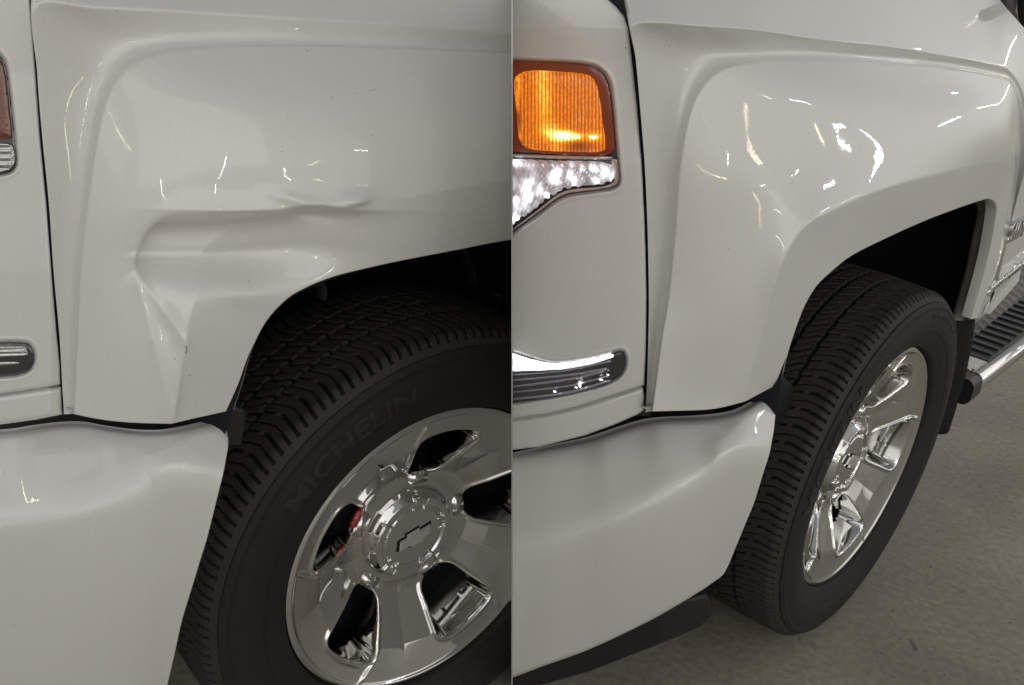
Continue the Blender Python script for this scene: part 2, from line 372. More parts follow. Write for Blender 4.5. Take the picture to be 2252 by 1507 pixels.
def make_wheel(T, s, steer, hub, win_phase, arc, hub_push):
    """wheel whose axis is the truck's outward direction; +y_local = inward"""
    Rt = .405
    hubo = bpy.data.objects.new('wheel', None)
    # profile across: (axial outward, radius)
    def tyre():
        # tread part
        nw = 250; t0, t1 = arc; fine = math.radians(t1-t0); ns = int(fine*Rt/.0014)
        th = np.radians(t0)+fine*np.arange(ns+1)/ns
        th2 = np.radians(t1)+(2*math.pi-fine)*np.arange(1, 120)/120
        th = np.concatenate([th, th2]); w = np.linspace(-.146, .146, nw)
        ax = w.copy()
        aw = np.abs(w)
        rad = Rt-.0035*(aw/.1)**2
        sh = np.clip((aw-.108)/.038, 0, 1); rad = rad-.0185*sh**2.0; axm = np.sign(w)*np.minimum(aw, .108+(aw-.108)*.62); ax = np.where(aw > .108, axm, w)
        TH, Wm = np.meshgrid(th, w, indexing='ij')
        s_mm = TH*Rt*1000
        d = tread_depth(Wm*1000, s_mm)/1000*.95
        RR = rad[None]-d; AX = np.broadcast_to(ax[None], RR.shape)
        # sidewall rings, outer side
        prof = [(.1322, .3820), (.1335, .3805), (.1340, .3795), (.1350, .3765), (.1362, .3735), (.1376, .371), (.1376, .3700), (.1366, .3685), (.1392, .360), (.1408, .350), (.1415, .340), (.1412, .330),
                (.1400, .318), (.1396, .3165), (.1396, .3150), (.1384, .314), (.1375, .308), (.1345, .297), (.1300, .286), (.1272, .279), (.1260, .2745), (.1225, .2715), (.116, .270), (.100, .268)]
        O = np.array(prof); I = O.copy()[::-1]; I[:, 0] *= -1
        nth = len(th)
        A_ = np.concatenate([np.broadcast_to(I[:, 0], (nth, len(I))), AX, np.broadcast_to(O[:, 0], (nth, len(O)))], 1)
        R_ = np.concatenate([np.broadcast_to(I[:, 1], (nth, len(I))), RR, np.broadcast_to(O[:, 1], (nth, len(O)))], 1)
        T_ = TH[:, :1]
        if s == 1: R_ = .268+(R_-.268)*.88
        G = np.stack([R_*np.cos(T_), A_, R_*np.sin(T_)], -1)
        F = quads(nth, G.shape[1], None, True)
        me = mesh_np('tyre', toblend(G).reshape(-1, 3), F[:, ::-1])
        wr = np.full(R_.shape, .35); wr[:, len(I):len(I)+nw] = np.clip(1-d/.0015, 0, 1)  # tread faces take the dust, grooves take the painted shade
        at = me.attributes.new('dust_and_shade', 'FLOAT', 'POINT'); at.data.foreach_set('value', wr.reshape(-1).astype(np.float32)); return me
    # rim face : polar height field
    nth, nr = 1080, 190; TH = np.linspace(0, 2*np.pi, nth, endpoint=False)[:, None]; R = np.linspace(.028, .2665, nr)[None]
    sec = (np.degrees(TH)-win_phase+36) % 72-36                      # 0 = window centre
    arc_mm = R*np.radians(sec)
    # window outline: rounded quad between r .122 and .222
    r0, r1 = .118, .217
    tt = np.clip((R-r0)/(r1-r0), 0, 1)
    half = .026+.038*tt**.9
    dx = np.abs(arc_mm)-half; dr = np.maximum(r0-R, R-r1-.004*np.cos(sec/36*math.pi))
    qx = np.maximum(dx+.018, 0); qy = np.maximum(dr+.018, 0)
    sd = np.hypot(qx, qy)+np.minimum(np.maximum(dx+.018, dr+.018), 0)-.018
    edge = .113+hub_push*0
    base = np.interp(R, [0, .06, .10, .125, .16, .20, .235, .2535, .2555, .2580, .2665], [hub+.002, hub+.002, hub, hub+.006, hub+.45*(edge-hub), hub+.78*(edge-hub), edge-.004, edge+.002, edge+.0035, edge+.0065, edge+.0035])
    base = np.broadcast_to(base, sd.shape).copy()
    base = gauss1(base, 1.5, 1)
    spoke = np.clip((np.abs(sec)-20)/16, 0, 1)
    mid = np.exp(-((R-.17)/.05)**2)
    base += -.006*spoke**2*mid                                        # broad shallow trough of each spoke
    ridge = np.exp(-((sd-.006)/.0040)**2)*np.clip((R-.112)/.015, 0, 1)*np.clip((.252-R)/.03, 0, 1)
    base += .0045*ridge
    # pointed crease running out from one lower corner of each window to the lip
    cre = np.abs(arc_mm-(half+.004)+(R-.215)*.25)
    base += .005*np.exp(-(cre/.0035)**2)*np.clip((R-.20)/.02, 0, 1)*np.clip((.256-R)/.012, 0, 1)
    slope = np.clip(-(sd+.000)/.020, 0, 1)
    base -= .050*np.clip((.003-sd)/.011, 0, 1)**1.25
    # ring round the centre cap
    base += .0035*np.exp(-((R-.096)/.010)**2)
    # lug pads between spokes
    pad = np.exp(-(sec/11)**4)*np.exp(-((R-.107)/.012)**4); base -= .006*pad
    G = np.stack([R*np.cos(TH), base, R*np.sin(TH)], -1)
    keep = ((sd[:, :-1]+np.roll(sd, -1, 0)[:, 1:])/2) > -.0078
    rimm = mesh_np('rim', toblend(G).reshape(-1, 3), quads(nth, nr, keep, True)[:, ::-1])
    # barrel
    pb = np.array([(.2665, edge+.0035), (.2685, edge+.001), (.2690, edge-.006), (.262, edge-.012), (.250, edge-.03), (.235, .05), (.225, 0), (.225, -.1), (.25, -.118), (.268, -.12)])
    th = np.linspace(0, 2*np.pi, 200, endpoint=False)[:, None]
    Gb = np.stack([pb[:, 0]*np.cos(th), np.broadcast_to(pb[:, 1], (200, len(pb))), pb[:, 0]*np.sin(th)], -1)
    wheel = link('wheel', mesh_np('wheel', toblend(Gb).reshape(-1, 3), quads(200, len(pb), None, True)[:, ::-1]), M_CHROME2, T)
    wheel.location = (0, 0, Rt); wheel.rotation_euler = (0, 0, steer)
    parts = [wheel]
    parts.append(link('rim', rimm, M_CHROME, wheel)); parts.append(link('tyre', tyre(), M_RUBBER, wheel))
    # centre cap with its notched ring
    nt, nr2 = 720, 110; TH = np.linspace(0, 2*np.pi, nt, endpoint=False)[:, None]; R2 = np.linspace(0.0005, .088, nr2)[None]
    h = np.interp(R2, [0, .054, .0575, .0605, .064, .074, .078, .083, .088], [.0200, .0190, .0165, .0165, .0205, .0205, .0150, .0090, .000])+hub
    h = np.broadcast_to(h, (nt, nr2)).copy()
    for k in range(5):
        for off in (-11, 11):
            dd = (np.degrees(TH)-win_phase-k*72-off+180) % 360-180
            h += np.exp(-((np.radians(dd)*R2)/.0014)**2)*.0035*np.clip((R2-.050)/.004, 0, 1)*np.clip((.080-R2)/.004, 0, 1)
        dd = (np.degrees(TH)-win_phase-k*72+180) % 360-180
        h += .003*np.clip((10-np.abs(dd))/1.2, 0, 1)*np.clip((R2-.0625)/.002, 0, 1)*np.clip((.080-R2)/.003, 0, 1)
    G = np.stack([R2*np.cos(TH), h, R2*np.sin(TH)], -1)
    parts.append(link('centre_cap', mesh_np('centre_cap', toblend(G).reshape(-1, 3), quads(nt, nr2, None, True)[:, ::-1]), M_CHROME, wheel))
    # six flange tabs round the cap
    for k in range(5):
        a = math.radians(win_phase+k*72)
        rot = Matrix.Rotation(-a, 4, 'Y')
        bm = bmesh.new(); bmesh.ops.create_cube(bm, size=1)
        for v in bm.verts: v.co = Vector((v.co.x*.024, v.co.y*.012, v.co.z*.042*(1 if v.co.x < 0 else .86)))
        bmesh.ops.bevel(bm, geom=bm.edges[:], offset=.0035, segments=3, affect='EDGES')
        bmesh.ops.translate(bm, verts=bm.verts[:], vec=(.1055, -(hub+.000), 0)); bmesh.ops.rotate(bm, verts=bm.verts[:], matrix=rot.to_3x3())
        me = bpy.data.meshes.new('tab'); bm.to_mesh(me); bm.free(); parts.append(link('hub_tab', me, M_CHROME, wheel))
    # bow-tie emblem: an upright block crossed by a slanted bar
    out = [(-.030, -.0075), (-.0105, -.0075), (-.0105, -.0125), (.0125, -.0125), (.0125, -.0075), (.0250, -.0075), (.030, .0075), (.0105, .0075), (.0105, .0125), (-.0125, .0125), (-.0125, .0075), (-.0250, .0075)]
    rotb = math.radians(-14 if s == 0 else 25)
    bm = bmesh.new(); f = bm.faces.new([bm.verts.new((x*1.18, 0, z*1.28)) for x, z in out])
    bm.normal_update()
    ext = bmesh.ops.extrude_face_region(bm, geom=[f]); vv = [g for g in ext['geom'] if isinstance(g, bmesh.types.BMVert)]
    bmesh.ops.translate(bm, verts=vv, vec=(0, -.0085, 0))
    for v in vv: v.co.x *= .90; v.co.z *= .82
    bmesh.ops.recalc_face_normals(bm, faces=bm.faces[:])
    bmesh.ops.rotate(bm, verts=bm.verts[:], matrix=Matrix.Rotation(rotb, 3, 'Y')); bmesh.ops.translate(bm, verts=bm.verts[:], vec=(0, -(hub+.0175), 0))
    bb_ = bm.copy(); cc = Vector((0, -(hub+.0175), 0))
    for v in bb_.verts: v.co = Vector(((v.co.x-cc.x)*1.13, (v.co.y-cc.y)*.55+cc.y, (v.co.z-cc.z)*1.16))
    mb = bpy.data.meshes.new('emblem_border'); bb_.to_mesh(mb); bb_.free(); parts.append(link('emblem_border', mb, M_DARKMETAL, wheel, False))
    me = bpy.data.meshes.new('emblem'); bm.to_mesh(me); bm.free(); parts.append(link('emblem', me, M_EMB, wheel, False))
    # brake disc and caliper
    bm = bmesh.new(); bmesh.ops.create_cone(bm, cap_ends=True, segments=96, radius1=.2245, radius2=.2245, depth=.02, matrix=Matrix.Translation((0, .012, 0)) @ Matrix.Rotation(math.pi/2, 4, 'X'))
    me = bpy.data.meshes.new('brake_disc'); bm.to_mesh(me); bm.free(); parts.append(link('brake_disc', me, M_LINER, wheel, False))
    if s == 0:
        a = math.radians(win_phase+141)
        bm = bmesh.new(); bmesh.ops.create_cube(bm, size=1)
        for v in bm.verts: v.co = Vector((v.co.x*.013, v.co.y*.012, v.co.z*.034))
        bmesh.ops.bevel(bm, geom=bm.edges[:], offset=.003, segments=2, affect='EDGES')
        bmesh.ops.translate(bm, verts=bm.verts[:], vec=(.119, -(hub-.002), -.004)); bmesh.ops.rotate(bm, verts=bm.verts[:], matrix=Matrix.Rotation(-a, 3, 'Y'))
        me = bpy.data.meshes.new('red_block'); bm.to_mesh(me); bm.free(); parts.append(link('red_clip', me, M_RED, wheel))
    # raised lettering on the sidewall
    def arc_text(txt, ang0, ang1, r_in, h, shear, name, mat):
        """raised letters between two angles on the sidewall, feet towards the rim"""
        size = h/.70
        cu = bpy.data.curves.new('t', 'FONT'); cu.body = txt; cu.size = size; cu.shear = shear; cu.offset = size*.022; cu.extrude = .0012; cu.resolution_u = 3
        to = bpy.data.objects.new('t', cu); C.collection.objects.link(to)
        dg = bpy.context.evaluated_depsgraph_get(); me = bpy.data.meshes.new_from_object(to.evaluated_get(dg)); bpy.data.objects.remove(to)
        bm = bmesh.new(); bm.from_mesh(me)
        bmesh.ops.subdivide_edges(bm, edges=[e for e in bm.edges if e.calc_length() > .004], cuts=3)
        bmesh.ops.triangulate(bm, faces=bm.faces[:])
        xm = max(v.co.x for v in bm.verts)
        for v in bm.verts:
            x, y, z = v.co; rr = r_in+y; aa = math.radians(ang0+(ang1-ang0)*x/xm)
            ax = np.interp(rr, [.297, .308, .314, .318, .330, .340, .350, .360, .3685], [.1345, .1375, .1384, .1400, .1412, .1415, .1408, .1392, .1366])
            v.co = (rr*math.cos(aa), -(ax+(.0008 if z > 0 else -.002)), rr*math.sin(aa))
        bm.to_mesh(me); bm.free(); return link(name, me, mat, wheel, False)
    if s == 0:
        parts.append(arc_text('MICHELIN', 145, 101.5, .3200, .030, .12, 'lettering', M_RUBBER2))
    else:
        parts.append(arc_text('MICHELIN', 173, 130, .3210, .030, .12, 'lettering', M_RUBBER2))
        parts.append(arc_text('275/55R20', 80, 49, .3270, .018, 0, 'size_lettering', M_RUBBER2))
        parts.append(arc_text('TUBELESS', 250, 236, .2990, .006, 0, 'small_lettering', M_RUBBER2))
    # slim divider moulding at the end of the name band
    for p in parts:
        if not cut(p, s): bpy.data.objects.remove(p)
make_wheel(TL, 0, -0.15, .044, 10, (20, 245), 0)
make_wheel(TR, 1, 0, .060, -6, (25, 290), 0)

# ================================================================== left truck body
def finish(o, s):
    if not cut(o, s): bpy.data.objects.remove(o)
    return o
def bump2(X, Y, cx, cy, sx_, sy_, ang=0):
    a = math.radians(ang); dx = X-cx; dy = Y-cy; u = dx*math.cos(a)+dy*math.sin(a); v = -dx*math.sin(a)+dy*math.cos(a)
    return np.exp(-(u/sx_)**2-(v/sy_)**2)
def seg_ridge(X, Y, p, q, w, fade=.15):
    p = np.array(p, float); q = np.array(q, float); e = q-p; l = np.hypot(*e); t = ((X-p[0])*e[0]+(Y-p[1])*e[1])/l**2
    d = ((X-p[0])*-e[1]+(Y-p[1])*e[0])/l
    return np.clip(t/fade, 0, 1)*np.clip((1-t)/fade, 0, 1)*np.exp(-np.abs(d)/w), d, t
LA = [(141,910),(137,850),(131,740),(119,600),(108,450),(93,300),(82,160),(77,12),(200,14),(400,23),(620,37),(870,53),(1126,73),(1300,90)]
LB = [(163,909),(166,850),(171,740),(180,600),(194,450),(216,300),(240,210),(285,148),(365,116),(500,105),(680,103),(890,109),(1126,118),(1300,128)]
LM = [(235,923),(238,850),(245,740),(255,600),(275,470),(310,360),(360,285),(430,240),(520,215),(640,205),(780,205),(940,210),(1126,215),(1300,225)]
LM2 = [(305,929),(312,850),(322,740),(340,600),(370,500),(415,430),(470,385),(540,350),(620,330),(720,315),(840,305),(980,300),(1126,292),(1300,290)]
LD = [(375,930),(388,830),(405,750),(432,670),(480,590),(530,540),(590,503),(650,482),(710,470),(780,460),(870,440),(990,417),(1126,396),(1300,375)]
LE = [(513,901),(530,850),(550,780),(575,725),(605,685),(640,655),(675,637),(710,622),(750,608),(800,594),(880,574),(1000,550),(1126,526),(1300,505)]
def near(A, B, f): return [(a[0]+(b[0]-a[0])*f, a[1]+(b[1]-a[1])*f) for a, b in zip(A, B)]
LB0 = near(LB, LA, .10)
k = np.arange(14)
oA = np.interp(k, [0, 4, 6, 7, 9, 13], [0, -.015, -.028, -.028, .018, .056])
oB = np.interp(k, [0, 4, 6, 8, 13], [.024, .014, .012, .026, .068])
oB0 = oA+(oB-oA)*.52
oM = np.interp(k, [0, 4, 6, 8, 13], [.058, .055, .062, .084, .120])
oM2 = np.interp(k, [0, 4, 6, 8, 13], [.085, .087, .098, .120, .154])
oD = np.interp(k, [0, 4, 6, 8, 13], [.108, .116, .130, .145, .172])
oE = np.interp(k, [0, 4, 6, 8, 13], [.112, .122, .132, .142, .162])
# top shoulder: swings up and inwards, only past the corner; along the seam it tucks in
LT = [(x-1, y) for x, y in LA[:7]]+[(74,-60),(200,-130),(400,-130),(620,-130),(870,-120),(1126,-110),(1300,-100)]
oT = np.concatenate([oA[:7]-.012, [-.06], oA[8:]-.13])
def dent(G):
    X, Y = topx(0, G); n = G.copy(); d = np.zeros(X.shape)
    S = lambda q: 1/(1+np.exp(-np.clip(q, -40, 40)))
    # overall shove-in of the lower front corner of the flare
    d -= .010*bump2(X, Y, 500, 560, 260, 110, -6)
    d -= .006*bump2(X, Y, 330, 640, 60, 110, 0)
    # horizontal fold: an overhang, then a pushed-in pocket, then the metal comes back out
    yc = 500-(X-340)*.055+10*np.sin((X-340)/95.)
    xl = 322+np.abs(Y-588)*.42; soft = 9+np.clip(Y-590, 0, 80)*.3
    wx = S((X-xl)/soft)*S((735-X)/(34+np.clip(Y-540, 0, 200)*.2))
    amp = .036-.008*np.clip((X-420)/300, 0, 1)
    d -= wx*amp*(S((Y-yc)/9.5)-S((Y-yc-112-(X-340)*.03)/19))
    d -= wx*.006*(S((Y-yc-72)/6)-S((Y-yc-108)/13))
    # soft crown above the overhang and fresh bulge below it
    d += wx*.003*np.exp(-((Y-yc+40)/30)**2)
    d += .008*bump2(X, Y, 525, 640, 78, 34, 3)
    # buckle running back from the fold to the bright kink
    d += .0010*bump2(X, Y, 745, 440, 60, 26, -8)
    # pinched corner at the front end of the fold with creases running down from it
    r, q, t = seg_ridge(X, Y, (304, 560), (312, 600), 14); d += .004*r
    r, q, t = seg_ridge(X, Y, (300, 585), (376, 935), 19, .12); d += .0055*r*(.4+.6*(1-t))
    r, q, t = seg_ridge(X, Y, (306, 596), (412, 760), 16, .10); d += .0042*r
    r, q, t = seg_ridge(X, Y, (412, 735), (372, 940), 19, .10); d += .0042*r
    d -= .006*bump2(X, Y, 372, 720, 24, 80, -14)
    # buckle above the fold up to the bright kink at (770,435)
    yk = 462-14*np.sin(np.clip((X-620)/150, 0, 1)*math.pi); wk = 1/(1+np.exp(-(X-400)/40))*1/(1+np.exp((X-860)/35))
    d += wk*.006*np.exp(-np.abs(Y-yk)/13)
    d += .010*bump2(X, Y, 775, 440, 42, 15, -12)
    d -= .007*bump2(X, Y, 700, 478, 46, 14, 8)
    d += .0035*bump2(X, Y, 655, 440, 60, 12, 14)
    n[..., 1] += gauss_d(d)
    return n
def gauss_d(d): return gauss1(gauss1(d, 1.6, 0), 1.6, 1)
G = sheet(0, [LT, LA, LB0, LB, LM, LM2, LD, LE], [oT, oA, oB0, oB, oM, oM2, oD, oE], 640, 420, 4, 1.7, bend=dent, breaks=[0,1,3,6,7])
G = flange(G, .022, .002, 'TL')
finish(grid_obj('fender', G, M_PAINT, TL), 0)['label'] = 'dented fender with sharp creases and a pushed in fold'
def on_surface(G, s):
    GX, GY = topx(s, G)
    def f(X, Y, sd):
        o = np.zeros(len(X))
        for i_, (x, y) in enumerate(zip(X, Y)):
            j_ = np.argmin((GX-x)**2+(GY-y)**2); o[i_] = G.reshape(-1, 3)[j_, 1]
        return o+.0004
    return f
def mark(name, s, pl, w, f, mat, T):
    P = catmull(np.array(pl, float), np.linspace(0, len(pl)-1, 5*(len(pl)-1)+1)); n_ = len(P); d_ = np.gradient(P, axis=0); nn = np.stack([-d_[:, 1], d_[:, 0]], 1); nn /= np.linalg.norm(nn, axis=1, keepdims=True)+1e-9
    ww = w*np.sin(np.linspace(.25, math.pi-.25, n_))[:, None]*rng.uniform(.6, 1.2, (n_, 1))
    pl2 = [tuple(p) for p in P+nn*ww]+[tuple(p) for p in (P-nn*ww)[::-1]]
    finish(patch(name, s, pl2, 30, f, mat, T, .0008), s)
M_CHIP = pbr('bare_chip', (.74, .71, .66), .5); M_SCUFF = pbr('dark_scuff', (.20, .16, .13), .7); M_RUST = pbr('rust_fleck', (.22, .08, .03), .8)
M_FILM = pbr('dried_polish_film', (.60, .59, .565), .65)
M_FILM2 = pbr('grey_film', (.42, .41, .39), .6)
fL = on_surface(G, 0)
mark('paint_chip', 0, [(812,199),(821,196),(829,193)], 2.6, fL, M_CHIP, TL)
mark('paint_scuff', 0, [(409,762),(411,770),(408,778)], 1.0, fL, M_SCUFF, TL)
mark('rust_fleck', 0, [(636,655),(642,650),(650,645)], .9, fL, M_RUST, TL)

def side_panel(s, poly, outfn, recess, name='headlamp_surround', step=2.5):
    xs = [p[0] for p in poly]; ys = [p[1] for p in poly]
    def f(X, Y, sd):
        o = outfn(X, Y)
        for rp, dep, wd in recess:
            q = sdf(rp, X, Y); o = o-dep/(1+np.exp(np.clip(q/wd, -30, 30)))+.0016*np.exp(-((q-5)/4)**2)
        return o-.0035*np.exp(sd/2.2)
    return f
# --- head lamp surround, left
LDRL = rounded([(-60,752),(-20,752),(40,751),(64,754),(76,770),(78,795),(66,818),(34,829),(-60,833)])
LLMP = rounded([(-60,90),(-20,100),(0,120),(12,135),(20,180),(33,300),(39,360),(28,380),(0,387),(-60,395)])
LHP = [(-70,-120),(60,-120),(62,-30),(66,10),(78,160),(88,300),(102,450),(113,600),(125,740),(131,800),(133,846),(100,852),(50,860),(0,867),(-70,878)]
def outL(X, Y): return np.interp(Y, [0, 160, 300, 450, 600, 740, 910], [-.034, -.032, -.024, -.018, -.010, -.006, -.002])-.55*np.clip(110-X, 0, 400)/1000*.9
finish(patch('headlamp_surround', 0, LHP, 3, side_panel(0, LHP, outL, [(LDRL, .012, 2.2), (LLMP, .012, 2.2)]), M_PAINT, TL), 0)
LFL = [(-70,884),(0,873),(50,866),(100,858),(134,852),(137,908),(136,912),(120,915),(80,923),(0,934),(-70,943)]
finish(patch('filler_strip', 0, LFL, 4, lambda X, Y, sd: outL(X, Y)-.004*np.exp(sd/2.5)-.0, M_PAINT, TL), 0)
# --- lamps
def amber_mat(lit):
    m, t, b = nodes_of('amber_lens_lit' if lit else 'amber_lens')
    b.inputs['Base Color'].default_value = ((.32, .062, .004, 1) if lit else (.16, .035, .012, 1)); b.inputs['Roughness'].default_value = .25; b.inputs['Coat Weight'].default_value = 1
    if lit:
        co = t.nodes.new('ShaderNodeTexCoord'); at = t.nodes.new('ShaderNodeAttribute'); at.attribute_name = 'glow'
        vo = t.nodes.new('ShaderNodeTexVoronoi'); vo.inputs['Scale'].default_value = 230
        t.links.new(co.outputs['Object'], vo.inputs['Vector'])
        mr_ = t.nodes.new('ShaderNodeMapRange'); mr_.inputs[1].default_value = 0; mr_.inputs[2].default_value = .7; mr_.inputs[3].default_value = 1.35; mr_.inputs[4].default_value = .8
        t.links.new(vo.outputs[0], mr_.inputs[0])
        mu = t.nodes.new('ShaderNodeMath'); mu.operation = 'MULTIPLY'; t.links.new(at.outputs['Fac'], mu.inputs[0]); t.links.new(mr_.outputs[0], mu.inputs[1])
        cr_ = t.nodes.new('ShaderNodeValToRGB'); e = cr_.color_ramp.elements; e[0].position = 0; e[0].color = (1, .20, .0, 1); e[1].position = 1; e[1].color = (1, .78, .18, 1)
        q = cr_.color_ramp.elements.new(.35); q.color = (1, .30, .0, 1)
        dv = t.nodes.new('ShaderNodeMath'); dv.operation = 'DIVIDE'; dv.inputs[1].default_value = 3.2; t.links.new(mu.outputs[0], dv.inputs[0]); t.links.new(dv.outputs[0], cr_.inputs[0])
        t.links.new(cr_.outputs[0], b.inputs['Emission Color']); t.links.new(mu.outputs[0], b.inputs['Emission Strength'])
    return m
M_AMB = amber_mat(False); M_AMBL = amber_mat(True)
M_AMBD = pbr('amber_housing', (.13, .022, .004), .2, coat=1, emit=(1, .12, .0), es=.05)
def glow_attr(o, s, fn):
    me = o.data; V = np.empty(len(me.vertices)*3, np.float32); me.vertices.foreach_get('co', V); V = V.reshape(-1, 3).astype(float); V[:, 1] *= -1
    X, Y = topx(s, V); a = me.attributes.new('glow', 'FLOAT', 'POINT'); a.data.foreach_set('value', fn(X, Y).astype(np.float32))
def lamp_part(name, s, poly, outfn, off, mat, T, step=3, dome=.0, ribs=None, wall=.006):
    def f(X, Y, sd):
        o = outfn(X, Y)+off+dome*(1-np.exp(sd/5))
        if ribs: o = o+ribs(X, Y)
        return o
    return patch(name, s, poly, step, f, mat, T, wall)
# left lamps: unlit
b_ = lamp_part('headlight', 0, LLMP, outL, -.008, M_BEZEL, TL, 6, .003); finish(b_, 0)
a_ = lamp_part('amber_lens', 0, rounded([(-55,110),(0,132),(8,150),(14,190),(26,300),(24,306),(-55,300)]), outL, -.003, M_AMB, b_, 3, .003, lambda X, Y: .0006*np.sin(X*1.2)); finish(a_, 0)
c_ = lamp_part('clear_lens', 0, rounded([(-55,316),(28,314),(34,355),(24,372),(0,379),(-55,388)]), outL, -.003, M_CHROME2, b_, 2.5, .002, lambda X, Y: .0018*np.sin(Y*.42)); finish(c_, 0)
d_ = lamp_part('fog_lamp', 0, LDRL, outL, -.008, M_BEZEL, TL, 6, .004); finish(d_, 0)
e_ = lamp_part('lamp_reflector', 0, rounded([(-55,760),(52,760),(62,772),(62,782),(-55,790)]), outL, -.0035, M_CHROME2, d_, 2, .002, lambda X, Y: .0014*np.sin(Y*.7+X*.02)); finish(e_, 0)
e_ = lamp_part('lamp_bar', 0, rounded([(-55,800),(40,796),(44,801),(-55,808)]), outL, -.0035, M_CHROME2, d_, 3, .001); finish(e_, 0)

# --- bumper, left
bt = [(-90,958),(0,951),(40,947),(76,941),(133,934),(186,933),(232,941),(299,950),(358,951),(411,942),(455,932),(482,929),(498,945)]
b1 = [(-90,975),(0,968),(40,964),(76,960),(133,953),(186,953),(232,961),(299,971),(358,972),(408,962),(452,951),(484,947),(501,962)]
b2 = [(-90,1060),(0,1060),(45,1058),(90,1052),(150,1042),(205,1030),(250,1020),(305,1008),(352,992),(400,985),(448,985),(484,985),(500,985)]
b3 = [(-90,1155),(0,1149),(66,1142),(119,1132),(170,1121),(225,1104),(282,1082),(325,1059),(352,1032),(395,1025),(440,1030),(475,1038),(490,1040)]
b4 = [(-90,1260),(0,1255),(66,1250),(119,1245),(170,1238),(225,1228),(280,1215),(325,1200),(355,1185),(390,1178),(420,1178),(445,1179),(455,1180)]
b5 = [(-90,1400),(0,1400),(66,1400),(119,1398),(170,1394),(220,1388),(265,1380),(300,1372),(330,1366),(355,1362),(378,1360),(394,1358),(401,1357)]
b6 = [(-90,1640),(0,1640),(60,1640),(110,1640),(160,1640),(200,1640),(235,1640),(262,1640),(285,1640),(303,1640),(318,1640),(330,1640),(336,1640)]
def bumper_outs(rows, top, ridge, xs, base, k_up, curve_dn):
    """smooth outward offsets: a convex face below the ridge line, a sloping ledge above it and a rolled upper edge"""
    cf = np.polyfit(xs, base, 3); tx, ty = np.array(top).T; rx, ry = np.array(ridge).T; o = []
    rc = np.polyfit(rx, ry, 4)
    for r_ in rows:
        X, Y = np.array(r_, float).T; yt = np.interp(X, tx, ty); yr = np.interp(X, rx, ry)
        up_ = yr-Y; sp = 13*np.log1p(np.exp(np.clip(up_/13, -30, 30)))
        dn = np.clip(Y-yr, 0, None)
        o.append(np.polyval(cf, X)-k_up*sp-curve_dn*(dn/300)**2-.012*np.exp(-np.clip(Y-yt, 0, None)/7))
    return o
def densify(rows, m):
    """insert rows so that the offsets follow the smooth function closely"""
    R_ = []
    for a_, b_ in zip(rows[:-1], rows[1:]):
        for q in range(m): R_.append(near(a_, b_, q/m))
    return R_+[rows[-1]]
BRWS = densify([bt, b1, b2, b3, b4, b5, b6], 4)
G = sheet(0, BRWS, bumper_outs(BRWS, bt, b3, [-90, 0, 150, 350, 500], [-.075, -.020, .060, .130, .160], .00048, .020), 300, 300, 4, 3, fair=.35)
G = flange(G, .03, .003, 'BR', .006)
finish(grid_obj('bumper', G, M_PAINT, TL), 0)
# dark gap strip between fender and bumper, and inner structure
gap = [(-80,928),(0,928),(138,905),(160,905),(260,920),(375,925),(450,912),(520,895),(545,905),(530,980),(400,990),(230,975),(60,970),(-80,975)]
def outgap(X, Y): return np.interp(X, [-80, 0, 150, 350, 540], [-.26, -.19, -.10, .030, .070])
finish(patch('bumper_gap_trim', 0, gap, 12, lambda X, Y, sd: outgap(X, Y), M_BLACK, TL, .03), 0)
# lips of dark seal behind the body seams
finish(patch('door_seal', 0, [(58,-110),(84,-110),(92,160),(106,300),(118,450),(130,600),(142,740),(150,905),(128,905),(120,740),(106,600),(94,450),(84,300),(72,160),(62,10)], 10, lambda X, Y, sd: outL(X, Y)-.014, M_CLIP, TL, .01), 0)
finish(patch('strip_seal', 0, [(-70,870),(0,858),(134,842),(140,862),(0,884),(-70,894)], 10, lambda X, Y, sd: outL(X, Y)-.012, M_CLIP, TL, .01), 0)

# ================================================================== wheel arch liners
def liner(s, edge, o_e, T, name='wheel_arch_liner', deep=-.42):
    P = np.array(edge, float); u = np.linspace(0, len(P)-1, 160); Q = catmull(P, u); oe = np.interp(u, np.arange(len(P)), np.broadcast_to(o_e, (len(P),)))
    L = onaxis(s, Q[:, 0], Q[:, 1], oe-.012)
    rings = []
    c = np.array([L[:, 0].mean(), 0, .42])
    for f, gx in ((0, 1.0), (.02, 1.02), (.1, 1.05), (.5, 1.05), (1, 1.0)):
        K_ = L.copy(); K_[:, 1] = L[:, 1]*(1-f)+deep*f; K_[:, 0] = c[0]+(L[:, 0]-c[0])*gx; K_[:, 2] = c[2]+(L[:, 2]-c[2])*gx; rings.append(K_)
    G = np.stack(rings, 1)
    # back wall
    cen = G[:, -1].copy(); cen[:, 0] = c[0]+(cen[:, 0]-c[0])*.3; cen[:, 2] = .1
    G = np.concatenate([G, cen[:, None]], 1)
    o = grid_obj(name, G, M_LINER, T); finish(o, s); return o
eL = [(480,1000)]+LE[:13]+[(1300,505),(1420,540),(1500,650)]
liner(0, eL, .13, TL)
# dark inner closing board under the hood line (blocks the view through the arch)
def board(s, T, x0, x1, z0, z1, out):
    V = [(x0, -out, z0), (x1, -out, z0), (x1, -out, z1), (x0, -out, z1), (x0, -out+.02, z0), (x1, -out+.02, z0), (x1, -out+.02, z1), (x0, -out+.02, z1)]
    me = mesh_np('inner_panel', V, [(0, 1, 2, 3), (7, 6, 5, 4), (0, 4, 5, 1), (1, 5, 6, 2), (2, 6, 7, 3), (3, 7, 4, 0)])
    finish(link('inner_panel', me, M_LINER, T, False), s)
board(0, TL, -.75, 1.8, .02, 1.02, -.45)
board(1, TR, -.95, .62, .02, 1.02, -.45)

